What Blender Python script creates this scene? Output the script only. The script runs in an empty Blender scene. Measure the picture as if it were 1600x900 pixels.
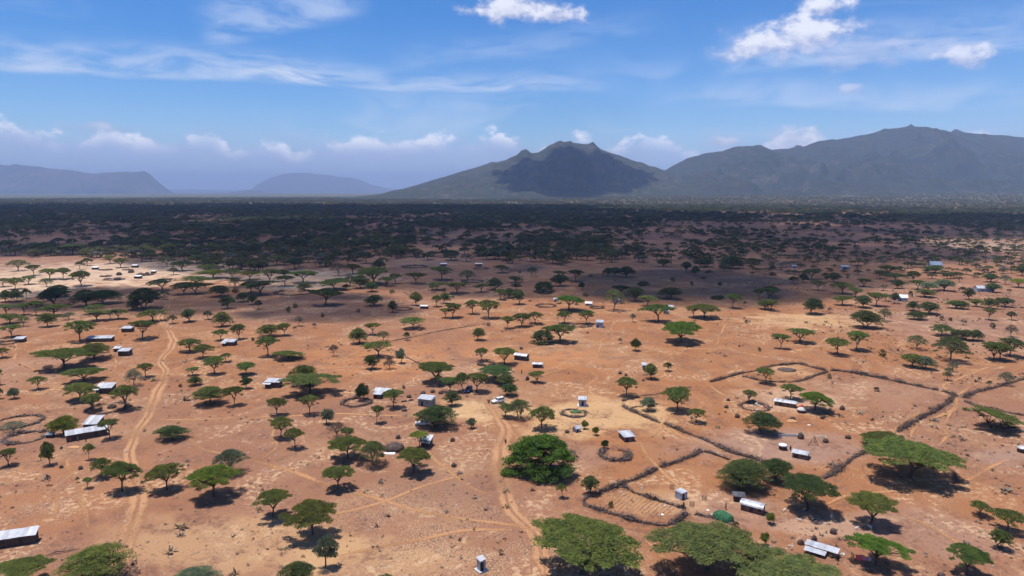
import bpy, bmesh, math, random
import numpy as np
from mathutils import Vector, Matrix

SC = bpy.context.scene
COL = SC.collection
R_ = math.radians
random.seed(7)
RNG = np.random.default_rng(11)

# ------------------------------------------------------------------ camera
CAM_H = 75.0
FPX = 1067.0                       # focal length in pixels of a 1600 px wide picture
PITCH = math.atan((450 - 298) / FPX)
cam_data = bpy.data.cameras.new('drone_camera')
cam_data.sensor_width = 36.0
cam_data.lens = 36.0 * FPX / 1600.0
cam_data.clip_start = 0.5
cam_data.clip_end = 120000.0
cam = bpy.data.objects.new('drone_camera', cam_data)
cam.location = (0, 0, CAM_H)
cam.rotation_euler = (math.pi / 2 - PITCH, 0, 0)
COL.objects.link(cam)
SC.camera = cam

# ------------------------------------------------------------------ render settings, sun, exposure
SC.view_settings.view_transform = 'Standard'
SC.view_settings.look = 'None'
SC.view_settings.gamma = 1.0
SC.view_settings.exposure = 0.30
SC.view_settings.use_curve_mapping = False
SC.cycles.max_bounces = 3
SC.cycles.diffuse_bounces = 2
SC.cycles.glossy_bounces = 2
SC.cycles.volume_bounces = 0
SC.cycles.transparent_max_bounces = 48
SC.cycles.use_denoising = True
SC.cycles.use_adaptive_sampling = True
SC.cycles.adaptive_threshold = 0.04
SUN_DIR = Vector((-0.20, 0.075, 1.0)).normalized()      # towards the sun
sun_data = bpy.data.lights.new('sun', 'SUN')
sun_data.energy = 5.0
sun_data.angle = R_(0.5)
sun_data.color = (1.0, 0.955, 0.89)
sun = bpy.data.objects.new('sun', sun_data)
sun.rotation_euler = SUN_DIR.to_track_quat('Z', 'Y').to_euler()
sun.location = (0, 0, 400)
COL.objects.link(sun)


# ------------------------------------------------------------------ node helpers
class NB:
    """small node-tree builder"""
    def __init__(self, tree):
        self.t = tree

    def n(self, typ, **kw):
        nd = self.t.nodes.new(typ)
        for k, v in kw.items():
            setattr(nd, k, v)
        return nd

    def put(self, sock, v):
        if v is None:
            return
        if hasattr(v, 'is_linked'):
            self.t.links.new(v, sock)
        else:
            if isinstance(v, (tuple, list)) and len(v) == 3 and sock.type == 'RGBA':
                v = (*v, 1.0)
            sock.default_value = v

    def m(self, op, a, b=None, c=None, clamp=False):
        nd = self.n('ShaderNodeMath', operation=op)
        nd.use_clamp = clamp
        self.put(nd.inputs[0], a)
        self.put(nd.inputs[1], b)
        self.put(nd.inputs[2], c)
        return nd.outputs[0]

    def add(self, a, b): return self.m('ADD', a, b)
    def sub(self, a, b): return self.m('SUBTRACT', a, b)
    def mul(self, a, b): return self.m('MULTIPLY', a, b)
    def div(self, a, b): return self.m('DIVIDE', a, b)

    def ss(self, x, lo, hi, to0=0.0, to1=1.0):
        nd = self.n('ShaderNodeMapRange', interpolation_type='SMOOTHSTEP')
        self.put(nd.inputs[0], x)
        self.put(nd.inputs[1], lo)
        self.put(nd.inputs[2], hi)
        self.put(nd.inputs[3], to0)
        self.put(nd.inputs[4], to1)
        return nd.outputs[0]

    def vec(self, x, y, z=0.0):
        nd = self.n('ShaderNodeCombineXYZ')
        self.put(nd.inputs[0], x)
        self.put(nd.inputs[1], y)
        self.put(nd.inputs[2], z)
        return nd.outputs[0]

    def vm(self, op, a, b=None, scale=None):
        nd = self.n('ShaderNodeVectorMath', operation=op)
        self.put(nd.inputs[0], a)
        self.put(nd.inputs[1], b)
        if scale is not None:
            self.put(nd.inputs[3], scale)
        return nd.outputs[1] if op in ('LENGTH', 'DISTANCE', 'DOT_PRODUCT') else nd.outputs[0]

    def sep(self, v):
        nd = self.n('ShaderNodeSeparateXYZ')
        self.put(nd.inputs[0], v)
        return nd.outputs

    def noise(self, v, scale, detail=3.0, rough=0.55, dist=0.0, dim='3D'):
        nd = self.n('ShaderNodeTexNoise', noise_dimensions=dim)
        self.put(nd.inputs['Vector'], v)
        nd.inputs['Scale'].default_value = scale
        nd.inputs['Detail'].default_value = detail
        nd.inputs['Roughness'].default_value = rough
        nd.inputs['Distortion'].default_value = dist
        return nd.outputs[0]

    def mix(self, f, a, b, blend='MIX'):
        nd = self.n('ShaderNodeMix', data_type='RGBA', blend_type=blend)
        nd.clamp_factor = True
        self.put(nd.inputs[0], f)
        self.put(nd.inputs[6], a)
        self.put(nd.inputs[7], b)
        return nd.outputs[2]

    def ramp(self, f, stops, interp='LINEAR'):
        nd = self.n('ShaderNodeValToRGB')
        cr = nd.color_ramp
        cr.interpolation = interp
        while len(cr.elements) < len(stops):
            cr.elements.new(0.5)
        for e, (p, c) in zip(cr.elements, stops):
            e.position = p
            e.color = (*c, 1.0) if isinstance(c, (tuple, list)) else (c, c, c, 1.0)
        self.put(nd.inputs[0], f)
        return nd.outputs[0]


def px_dir(u, v):
    """viewing direction of a photo pixel (1600 x 900), y component kept"""
    cp, sp = math.cos(PITCH), math.sin(PITCH)
    a, b = (u - 800) / FPX, (450 - v) / FPX
    return Vector((a, cp + b * sp, -sp + b * cp))


def G(u, v):
    """ground point under a photo pixel, and the depth along the optical axis"""
    d = px_dir(u, v)
    t = CAM_H / max(1e-6, -d.z)
    return d.x * t, d.y * t, t


# ------------------------------------------------------------------ sky
world = bpy.data.worlds.new('World')
SC.world = world
world.use_nodes = True
wt = world.node_tree
wt.nodes.clear()
W = NB(wt)
sky = W.n('ShaderNodeTexSky', sky_type='NISHITA')
sky.sun_disc = False
sky.sun_elevation = math.asin(SUN_DIR.z)
sky.sun_rotation = math.atan2(SUN_DIR.x, SUN_DIR.y)
sky.altitude = 1200
sky.air_density = 1.0
sky.dust_density = 0.15
sky.ozone_density = 4.0
tc = W.n('ShaderNodeTexCoord').outputs['Generated']
dx, dy, dz = W.sep(tc)
hor = W.m('SQRT', W.add(W.mul(dx, dx), W.mul(dy, dy)))
az = W.m('ARCTAN2', dx, dy)                      # 0 = ahead, radians
el = W.m('ARCTAN2', dz, hor)                     # elevation, radians


def AE(u, v):
    d = px_dir(u, v)
    return math.atan2(d.x, d.y), math.atan2(d.z, math.hypot(d.x, d.y))


ae = W.vec(az, el)
# streaks of high cloud, stretched along the horizon
warp = W.noise(W.vec(W.add(W.mul(az, 3.0), 12.7), W.mul(el, 9.0)), 1.0, 2.0, dim='2D')
st1 = W.noise(W.vec(W.mul(az, 2.6), W.add(W.mul(el, 22.0), W.mul(warp, 4.0))), 1.0, 3.0, 0.62, dim='2D')
st2 = W.noise(W.vec(W.add(W.mul(az, 1.1), 5.1), W.mul(el, 6.0)), 1.0, 1.0, dim='2D')
fine = W.noise(W.vec(W.mul(az, 14.0), W.add(W.mul(el, 60.0), W.mul(warp, 5.0))), 1.0, 3.0, 0.6, dim='2D')
cirrus = W.mul(W.mul(W.ss(st1, 0.45, 0.78), W.ss(st2, 0.42, 0.66)), 0.5)


def streak(u0, v0, u1, v1, wid, k):
    """a long soft streak between two directions of the sky"""
    a0, e0 = AE(u0, v0)
    a1, e1 = AE(u1, v1)
    L = math.hypot(a1 - a0, e1 - e0)
    tx, ty = (a1 - a0) / L, (e1 - e0) / L
    ax = W.sub(az, a0)
    ey = W.sub(el, e0)
    t = W.div(W.add(W.mul(ax, tx), W.mul(ey, ty)), L)
    s = W.add(W.sub(W.mul(ey, tx), W.mul(ax, ty)), W.mul(W.sub(warp, 0.5), 0.035))
    prof = W.mul(W.ss(s, -wid * 0.55, -wid * 0.05), W.ss(s, wid * 2.2, 0.0))
    ends = W.mul(W.ss(t, -0.12, 0.12), W.ss(t, 1.15, 0.8))
    return W.mul(W.mul(prof, ends), W.mul(W.ss(fine, 0.2, 0.75), k))


for args in ((-60, 90, 530, 128, 0.021, 0.85), (420, 122, 930, 140, 0.016, 0.65), (330, 60, 560, 10, 0.034, 0.6),
             (1050, 158, 1640, 160, 0.016, 0.5), (1130, 112, 1650, 60, 0.03, 0.55), (640, 95, 1010, 50, 0.02, 0.25)):
    cirrus = W.m('MAXIMUM', cirrus, streak(*args)) if args[0] == -60 else W.add(cirrus, streak(*args))
cirrus = W.m('MINIMUM', W.mul(cirrus, 0.85), 0.8)

# cumulus: puffs at given directions, edges broken by noise
puff_n = W.noise(W.vec(W.mul(az, 24.0), W.mul(el, 38.0)), 1.0, 5.0, 0.6, dim='2D')
puff_b = W.noise(W.vec(W.add(W.mul(az, 9.0), 4.0), W.mul(el, 16.0)), 1.0, 2.0, 0.5, dim='2D')
pn = W.mul(W.sub(puff_n, 0.5), 2.3)
cum = None
shade = None


def vma(v, mul, add):
    nd = W.n('ShaderNodeVectorMath', operation='MULTIPLY_ADD')
    W.put(nd.inputs[0], v)
    nd.inputs[1].default_value = mul
    nd.inputs[2].default_value = add
    return nd.outputs[0]


def puff(u, v, ru, rv, tilt=0.0, k=1.0):
    a0, e0 = AE(u, v)
    ra, re = ru / FPX * math.cos(a0) ** 2, rv / FPX
    q = vma(ae, (1 / ra, 1 / re, 0), (-a0 / ra, -e0 / re, 0))
    d = W.vm('LENGTH', q)
    Y = W.sep(q)[1]
    den = W.mul(W.ss(W.sub(pn, d), -1.12, -0.30), W.ss(d, 1.7, 0.9, 0.0, k))
    lit = W.ss(W.add(Y, W.mul(pn, 1.4)), -0.85, 0.45)
    return den, lit


for args in ((805, 12, 80, 22, 0.0, 1.0), (868, 22, 56, 18, 0.0, 1.0), (1190, 66, 74, 26, 0.12, 1.0), (1262, 50, 84, 32, 0.12, 1.0), (1290, 12, 46, 22, 0.1, 1.0),
             (1345, 80, 120, 26, 0.1, .42), (1508, 90, 56, 17, -0.1, .9),
             (1330, 138, 30, 8, 0, .6), (150, 199, 60, 8, 0, .5),
             (1125, 222, 50, 15, 0, .9), (1238, 216, 52, 19, 0.12, 1.0)):
    d_, l_ = puff(*args)
    cum = d_ if cum is None else W.m('MAXIMUM', cum, d_)
    shade = W.mul(d_, l_) if shade is None else W.m('MAXIMUM', shade, W.mul(d_, l_))

# the bank of cumulus low over the horizon: a skyline of tops, hazy below
tops = [(-400, 214), (-20, 210), (22, 206), (60, 216), (100, 224), (150, 220), (175, 212), (212, 224), (270, 222), (325, 214), (368, 232),
        (405, 222), (432, 224), (465, 240), (500, 222), (520, 220), (552, 217), (610, 217), (655, 216), (690, 214), (712, 208), (740, 213),
        (768, 206), (800, 212), (830, 226), (880, 213), (918, 212), (945, 226), (1000, 212), (1045, 214), (1075, 232), (2000, 216)]
tv = [(0.5 + AE(u, 302)[0] / 2.0, AE(800, v)[1] * 10.0) for u, v in tops]
top = W.div(W.ramp(W.add(W.mul(az, 0.5), 0.5), tv, 'EASE'), 10.0)
under = W.add(W.sub(top, el), W.mul(W.sub(puff_n, 0.52), 0.066))
bank = W.mul(W.mul(W.ss(under, -0.003, 0.012), W.ss(under, 0.050, 0.014, 0.35, 1.0)), W.ss(puff_b, 0.30, 0.50, 0.5, 1.0))
bank_lit = W.mul(W.ss(W.sub(top, el), 0.026, -0.004), W.ss(puff_n, 0.34, 0.58))
low = W.ss(W.add(el, W.mul(W.sub(puff_b, 0.5), 0.05)), 0.088, 0.045)              # pale layer the bank sits in

hsv = W.n('ShaderNodeHueSaturation')
hsv.inputs['Hue'].default_value = 0.508
hsv.inputs['Saturation'].default_value = 1.32
hsv.inputs['Value'].default_value = 1.25
wt.links.new(sky.outputs[0], hsv.inputs['Color'])
S_ = 8.3
white = (1.08 * S_, 1.09 * S_, 1.18 * S_)
grey = (0.58 * S_, 0.62 * S_, 0.86 * S_)
c = hsv.outputs[0]
c = W.mix(W.mul(low, 0.6), c, (0.50 * S_, 0.66 * S_, 1.0 * S_))
c = W.mix(cirrus, c, (0.80 * S_, 0.90 * S_, 1.12 * S_))
c = W.mix(W.mul(bank, 0.8), c, W.mix(bank_lit, (0.58 * S_, 0.71 * S_, 1.04 * S_), (1.5 * S_, 1.45 * S_, 1.5 * S_)))
c = W.mix(W.mul(cum, 0.88), c, W.mix(shade, grey, white))
bg = W.n('ShaderNodeBackground')
bg.inputs['Strength'].default_value = 0.10
wt.links.new(c, bg.inputs['Color'])
wo = W.n('ShaderNodeOutputWorld')
wt.links.new(bg.outputs[0], wo.inputs['Surface'])
world.cycles.sampling_method = 'MANUAL'
world.cycles.sample_map_resolution = 512


# ------------------------------------------------------------------ object helpers
def tag(o, label=None, cat=None, group=None, kind=None):
    if label: o['label'] = label
    if cat: o['category'] = cat
    if group: o['group'] = group
    if kind: o['kind'] = kind
    return o


def mesh_from(name, V, F, mats=(), smooth=False, midx=None):
    me = bpy.data.meshes.new(name)
    V = np.asarray(V, dtype=np.float32).reshape(-1, 3)
    if isinstance(F, np.ndarray):
        k = F.shape[1]
        me.vertices.add(len(V))
        me.vertices.foreach_set('co', V.ravel())
        me.loops.add(F.size)
        me.loops.foreach_set('vertex_index', F.astype(np.int32).ravel())
        me.polygons.add(len(F))
        me.polygons.foreach_set('loop_start', np.arange(0, F.size, k, dtype=np.int32))
        me.update(calc_edges=True)
    else:
        me.from_pydata([tuple(map(float, v)) for v in V], [], F)
    for m in mats:
        me.materials.append(m)
    if midx is not None:
        me.polygons.foreach_set('material_index', np.asarray(midx, dtype=np.int32))
    if smooth:
        me.polygons.foreach_set('use_smooth', np.ones(len(me.polygons), dtype=bool))
    me.update()
    return me


def obj(name, me, parent=None, loc=None, rot=None, scale=None):
    o = bpy.data.objects.new(name, me)
    COL.objects.link(o)
    if parent is not None:
        o.parent = parent
    if loc is not None: o.location = loc
    if rot is not None: o.rotation_euler = rot
    if scale is not None: o.scale = scale
    return o


def empty(name, loc, rz=0.0):
    o = bpy.data.objects.new(name, None)
    o.empty_display_size = 0.3
    COL.objects.link(o)
    o.location = loc
    o.rotation_euler = (0, 0, rz)
    return o


class MB:
    """collects simple solids into one mesh"""
    def __init__(self):
        self.V, self.F = [], []

    def box(self, x0, x1, y0, y1, z0, z1):
        b = len(self.V)
        self.V += [(x0, y0, z0), (x1, y0, z0), (x1, y1, z0), (x0, y1, z0), (x0, y0, z1), (x1, y0, z1), (x1, y1, z1), (x0, y1, z1)]
        self.F += [tuple(b + i for i in f) for f in ((3, 2, 1, 0), (4, 5, 6, 7), (0, 1, 5, 4), (1, 2, 6, 5), (2, 3, 7, 6), (3, 0, 4, 7))]
        return self

    def hexa(self, pts):
        """eight corners: bottom ring then top ring"""
        b = len(self.V)
        self.V += [tuple(p) for p in pts]
        self.F += [tuple(b + i for i in f) for f in ((3, 2, 1, 0), (4, 5, 6, 7), (0, 1, 5, 4), (1, 2, 6, 5), (2, 3, 7, 6), (3, 0, 4, 7))]
        return self

    def tube(self, pts, rads, k=6, cap=True):
        b = len(self.V)
        pts = [Vector(p) for p in pts]
        for i, p in enumerate(pts):
            d = (pts[min(i + 1, len(pts) - 1)] - pts[max(i - 1, 0)])
            d = d.normalized() if d.length > 1e-9 else Vector((0, 0, 1))
            a = d.cross(Vector((0.31, 0.95, 0.05)))
            if a.length < 1e-3: a = d.cross(Vector((1, 0, 0)))
            a.normalize()
            c_ = d.cross(a)
            for j in range(k):
                t = 2 * math.pi * j / k
                self.V.append(tuple(p + (a * math.cos(t) + c_ * math.sin(t)) * rads[i]))
        for i in range(len(pts) - 1):
            for j in range(k):
                j2 = (j + 1) % k
                self.F.append((b + i * k + j, b + i * k + j2, b + (i + 1) * k + j2, b + (i + 1) * k + j))
        if cap:
            self.F.append(tuple(b + j for j in reversed(range(k))))
            self.F.append(tuple(b + (len(pts) - 1) * k + j for j in range(k)))
        return self

    def lathe(self, prof, k=12, cx=0.0, cy=0.0, jit=0.0, sx=1.0, sy=1.0):
        b = len(self.V)
        for r, z in prof:
            for j in range(k):
                t = 2 * math.pi * j / k
                q = 1 + random.uniform(-jit, jit)
                self.V.append((cx + r * q * sx * math.cos(t), cy + r * q * sy * math.sin(t), z))
        n = len(prof)
        for i in range(n - 1):
            for j in range(k):
                j2 = (j + 1) % k
                self.F.append((b + i * k + j, b + i * k + j2, b + (i + 1) * k + j2, b + (i + 1) * k + j))
        self.F.append(tuple(b + j for j in reversed(range(k))))
        self.F.append(tuple(b + (n - 1) * k + j for j in range(k)))
        return self

    def build(self, name, mat, parent=None, loc=None, rot=None, smooth=False):
        return obj(name, mesh_from(name, self.V, self.F, [mat], smooth), parent, loc, rot)


def material(name, rough=0.9, spec=0.2):
    m = bpy.data.materials.new(name)
    m.use_nodes = True
    t = m.node_tree
    t.nodes.clear()
    b = NB(t)
    bs = b.n('ShaderNodeBsdfPrincipled')
    bs.inputs['Roughness'].default_value = rough
    bs.inputs['Specular IOR Level'].default_value = spec
    out = b.n('ShaderNodeOutputMaterial')
    t.links.new(bs.outputs[0], out.inputs['Surface'])
    return m, b, bs, out


def plain(name, col, var=0.15, scale=3.0, rough=0.85, metallic=0.0, bump=0.0, spec=0.2, col2=None, rand=0.12):
    """object-space mottled material with a small change from object to object"""
    m, b, bs, out = material(name, rough, spec)
    tcn = b.n('ShaderNodeTexCoord').outputs['Object']
    nz = b.noise(tcn, scale, 4.0, 0.6)
    dark = tuple(x * (1 - var) for x in col)
    lite = col2 if col2 else tuple(min(1, x * (1 + var)) for x in col)
    cc = b.mix(b.ss(nz, 0.35, 0.65), dark, lite)
    rnd = b.n('ShaderNodeObjectInfo').outputs['Random']
    h = b.n('ShaderNodeHueSaturation')
    b.put(h.inputs['Value'], b.add(1 - rand, b.mul(rnd, 2 * rand)))
    b.put(h.inputs['Color'], cc)
    b.put(bs.inputs['Base Color'], h.outputs[0])
    bs.inputs['Metallic'].default_value = metallic
    if bump:
        bp = b.n('ShaderNodeBump')
        bp.inputs['Strength'].default_value = bump
        bp.inputs['Distance'].default_value = 0.05
        b.put(bp.inputs['Height'], nz)
        b.put(bs.inputs['Normal'], bp.outputs[0])
    return m


# ------------------------------------------------------------------ soil
def ground_ellipse(u, v, ru, rv):
    x, y, t = G(u, v)
    y0, y1 = G(u, v + rv)[1], G(u, v - rv)[1]
    return x, (y0 + y1) / 2, ru / FPX * t, abs(y1 - y0) / 2


# soil colour patches: (u, v, half width, half height in photo pixels, colour, strength)
PATCH = [
    (765, 640, 120, 17, 'straw', .9), (960, 650, 105, 30, 'straw', .85), (880, 668, 60, 22, 'straw', .7), (140, 430, 250, 24, 'pale', 1.0), (20, 455, 90, 14, 'pale', .9),
    (480, 434, 130, 12, 'pale', .8), (470, 449, 70, 6, 'pale', .8), (660, 408, 70, 9, 'pink', .7), (1265, 501, 110, 12, 'straw', .75),
    (380, 850, 210, 46, 'straw', .5), (600, 872, 150, 30, 'straw', .45), (1545, 384, 110, 9, 'pale', .8), (1235, 625, 90, 22, 'pinkpale', .65),
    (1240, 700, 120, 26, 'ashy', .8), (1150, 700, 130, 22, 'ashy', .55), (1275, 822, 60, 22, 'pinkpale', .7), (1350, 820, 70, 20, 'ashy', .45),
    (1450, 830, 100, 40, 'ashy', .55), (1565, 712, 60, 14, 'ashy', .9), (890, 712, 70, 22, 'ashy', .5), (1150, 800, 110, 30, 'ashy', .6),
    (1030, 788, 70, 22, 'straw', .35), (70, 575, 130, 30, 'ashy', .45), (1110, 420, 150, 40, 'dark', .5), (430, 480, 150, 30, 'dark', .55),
    (680, 770, 130, 40, 'dark', .35), (600, 570, 130, 26, 'pure', .6), (640, 545, 160, 18, 'pure', .4), (850, 560, 140, 18, 'pure', .55), (60, 760, 200, 60, 'pure', .25),
    (1350, 610, 130, 26, 'ashy', .3), (1500, 520, 130, 40, 'ashy', .5), (1240, 580, 40, 9, 'straw', .5),
]
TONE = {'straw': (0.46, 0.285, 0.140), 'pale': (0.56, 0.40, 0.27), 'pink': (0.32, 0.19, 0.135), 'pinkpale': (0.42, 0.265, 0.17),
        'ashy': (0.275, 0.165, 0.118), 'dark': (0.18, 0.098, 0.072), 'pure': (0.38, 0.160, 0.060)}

soil_group = bpy.data.node_groups.new('soil', 'ShaderNodeTree')
soil_group.interface.new_socket('Color', in_out='OUTPUT', socket_type='NodeSocketColor')
soil_group.interface.new_socket('Height', in_out='OUTPUT', socket_type='NodeSocketFloat')
g = NB(soil_group)
gp = g.n('ShaderNodeNewGeometry').outputs['Position']
px_, py_, pz_ = g.sep(gp)
P = g.vec(px_, py_, 0.0)
n_huge = g.noise(P, 0.0042, 3.0, 0.5, dim='2D')
n_big = g.noise(P, 0.018, 4.0, 0.6, 0.6, dim='2D')
n_mid = g.noise(P, 0.085, 4.0, 0.62, 0.0, dim='2D')
n_fine = g.noise(P, 0.55, 4.0, 0.65, dim='2D')
n_grit = g.noise(P, 2.4, 3.0, 0.7, dim='2D')
col = g.mix(g.ss(n_huge, 0.38, 0.62), (0.278, 0.120, 0.051), (0.240, 0.115, 0.067))
col = g.mix(g.mul(g.ss(n_big, 0.50, 0.72), 0.5), col, (0.33, 0.185, 0.098))
warp_v = g.mul(g.sub(n_mid, 0.5), 1.5)
warp_b = g.mul(g.sub(n_big, 0.5), 1.1)
warp_s = g.add(warp_v, warp_b)
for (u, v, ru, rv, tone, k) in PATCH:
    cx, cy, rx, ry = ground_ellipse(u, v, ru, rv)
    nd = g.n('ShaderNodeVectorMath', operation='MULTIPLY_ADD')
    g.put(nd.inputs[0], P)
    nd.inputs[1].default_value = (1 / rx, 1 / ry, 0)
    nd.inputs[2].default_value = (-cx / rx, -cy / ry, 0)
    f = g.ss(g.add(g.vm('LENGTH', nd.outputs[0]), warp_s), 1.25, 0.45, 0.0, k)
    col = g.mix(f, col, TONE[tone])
# stony, darker ground in patches; straw litter in others
stony = g.mul(g.ss(n_mid, 0.47, 0.62), g.ss(n_fine, 0.40, 0.58))
col = g.mix(g.mul(stony, 0.60), col, (0.140, 0.068, 0.048))
n_lit = g.noise(P, 0.045, 4.0, 0.62, 0.8, dim='2D')
litter = g.mul(g.ss(n_lit, 0.48, 0.66), g.ss(n_fine, 0.47, 0.60))
col = g.mix(g.mul(litter, 0.65), col, (0.52, 0.345, 0.20))
# grass litter and pale stones lie thickest on the near slope
straw2 = g.mul(g.ss(n_big, 0.42, 0.58), g.mul(g.ss(n_grit, 0.48, 0.62), g.ss(py_, 185.0, 130.0)))
col = g.mix(g.mul(g.mul(straw2, g.ss(n_mid, 0.40, 0.58)), 0.6), col, (0.52, 0.36, 0.215))
col = g.mix(g.mul(g.mul(g.ss(n_grit, 0.56, 0.70), g.ss(n_lit, 0.36, 0.56)), 0.42), col, (0.50, 0.34, 0.225))
col = g.mix(g.mul(g.ss(n_grit, 0.44, 0.32), 0.42), col, (0.12, 0.062, 0.044))
cl_n = g.noise(P, 0.9, 2.0, 0.5, dim='2D')
clumps = g.mul(g.ss(cl_n, 0.62, 0.72), g.ss(g.noise(P, 0.035, 3.0, 0.6, dim='2D'), 0.44, 0.60))
col = g.mix(g.mul(clumps, 0.75), col, (0.105, 0.060, 0.045))
# far plain: ever more scrub between the soil, too far away to tell the bushes apart
dist = g.vm('LENGTH', P)
far_n = g.noise(P, 0.011, 5.0, 0.68, dim='2D')
farf = g.mul(g.ss(dist, 1500.0, 4800.0), g.ss(far_n, g.ss(dist, 4000.0, 8000.0, 0.36, 0.12), g.ss(dist, 4000.0, 8000.0, 0.54, 0.34)))
col = g.mix(g.mul(g.ss(dist, 450.0, 1100.0), 0.55), col, (0.20, 0.112, 0.085))
col = g.mix(g.mul(farf, 0.85), col, (0.085, 0.095, 0.042))
out_g = g.n('NodeGroupOutput')
g.put(out_g.inputs[0], col)
g.put(out_g.inputs[1], g.add(g.mul(n_fine, 0.5), g.mul(n_grit, 0.16)))


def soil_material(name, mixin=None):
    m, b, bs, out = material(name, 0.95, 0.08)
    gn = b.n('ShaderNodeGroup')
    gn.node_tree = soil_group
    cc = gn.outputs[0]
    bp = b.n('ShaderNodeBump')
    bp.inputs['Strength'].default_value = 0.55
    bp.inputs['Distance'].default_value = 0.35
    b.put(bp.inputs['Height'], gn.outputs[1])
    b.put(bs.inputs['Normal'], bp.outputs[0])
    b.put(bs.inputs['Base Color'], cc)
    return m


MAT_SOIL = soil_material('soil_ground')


def apron(x, y):
    """the plain rises gently towards the mountains on the right"""
    r = math.hypot(x, y)
    a = math.atan2(x, y)
    s = min(1.0, max(0.0, (r - 3600) / 5200)) ** 1.5
    side = min(1.0, max(0.0, (a + 0.05) / 0.30))
    side = side * side * (3 - 2 * side)
    back = 1.0 - min(1.0, max(0.0, (abs(a) - 1.3) / 0.6))
    return 88.0 * s * side * back


def make_ground():
    rings = [0, 60, 120, 250, 500, 900, 1500, 2300, 3200, 3800, 4400, 5000, 5600, 6200, 6800, 7400, 8000, 8800, 9600, 11000, 14000, 20000, 30000, 44000]
    k = 120
    V, F = [(0, 0, 0)], []
    for r in rings[1:]:
        for j in range(k):
            a = 2 * math.pi * j / k
            x, y = r * math.sin(a), r * math.cos(a)
            V.append((x, y, apron(x, y)))
    for j in range(k):
        F.append((0, 1 + (j + 1) % k, 1 + j))
    for i in range(len(rings) - 2):
        for j in range(k):
            j2 = (j + 1) % k
            F.append((1 + i * k + j, 1 + i * k + j2, 1 + (i + 1) * k + j2, 1 + (i + 1) * k + j))
    F = [tuple(reversed(f)) for f in F]
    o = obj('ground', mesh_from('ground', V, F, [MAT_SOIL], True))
    tag(o, 'orange red savannah soil stretching to the hills', kind='structure')


make_ground()


# ------------------------------------------------------------------ mountains
def vnoise2(x, y, seed):
    xi, yi = np.floor(x).astype(np.int64), np.floor(y).astype(np.int64)
    xf, yf = x - xi, y - yi
    sx, sy = xf * xf * (3 - 2 * xf), yf * yf * (3 - 2 * yf)

    def h(a, b):
        q = (a * 374761393 + b * 668265263 + seed * 1442695041) & 0x7fffffff
        q = ((q ^ (q >> 13)) * 1274126177) & 0x7fffffff
        return (q & 0xffff) / 65535.0
    a = h(xi, yi) * (1 - sx) + h(xi + 1, yi) * sx
    b = h(xi, yi + 1) * (1 - sx) + h(xi + 1, yi + 1) * sx
    return a * (1 - sy) + b * sy


def fbm(x, y, seed, octv=5, ridged=False):
    s, amp, tot = 0, 1.0, 0
    for o in range(octv):
        n = vnoise2(x * 2 ** o, y * 2 ** o, seed + o * 17)
        if ridged: n = 1 - np.abs(2 * n - 1)
        s = s + n * amp
        tot += amp
        amp *= 0.5
    return s / tot


def mountain_material(name, rock, bush, soil, scale=1.0, bushy=0.5):
    m, b, bs, out = material(name, 0.95, 0.05)
    gp = b.n('ShaderNodeNewGeometry').outputs['Position']
    n1 = b.noise(gp, 0.0022 * scale, 5.0, 0.65, 0.5)
    n2 = b.noise(gp, 0.012 * scale, 5.0, 0.7)
    n3 = b.noise(gp, 0.045 * scale, 3.0, 0.7)
    cc = b.mix(b.ss(n1, 0.40, 0.62), soil, rock)
    cc = b.mix(b.ss(b.add(n2, b.mul(b.sub(n3, 0.5), 0.5)), 0.62 - bushy * 0.3, 0.72 - bushy * 0.3), cc, bush)
    cc = b.mix(b.mul(b.ss(b.add(n1, b.mul(b.sub(n3, 0.5), 0.7)), 0.66, 0.74), 0.7), cc, tuple(min(1, x * 1.7) for x in rock))
    b.put(bs.inputs['Base Color'], cc)
    bp = b.n('ShaderNodeBump')
    bp.inputs['Strength'].default_value = 0.8
    bp.inputs['Distance'].default_value = 14.0
    b.put(bp.inputs['Height'], b.add(b.mul(n3, 0.5), n2))
    b.put(bs.inputs['Normal'], bp.outputs[0])
    return m


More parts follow.
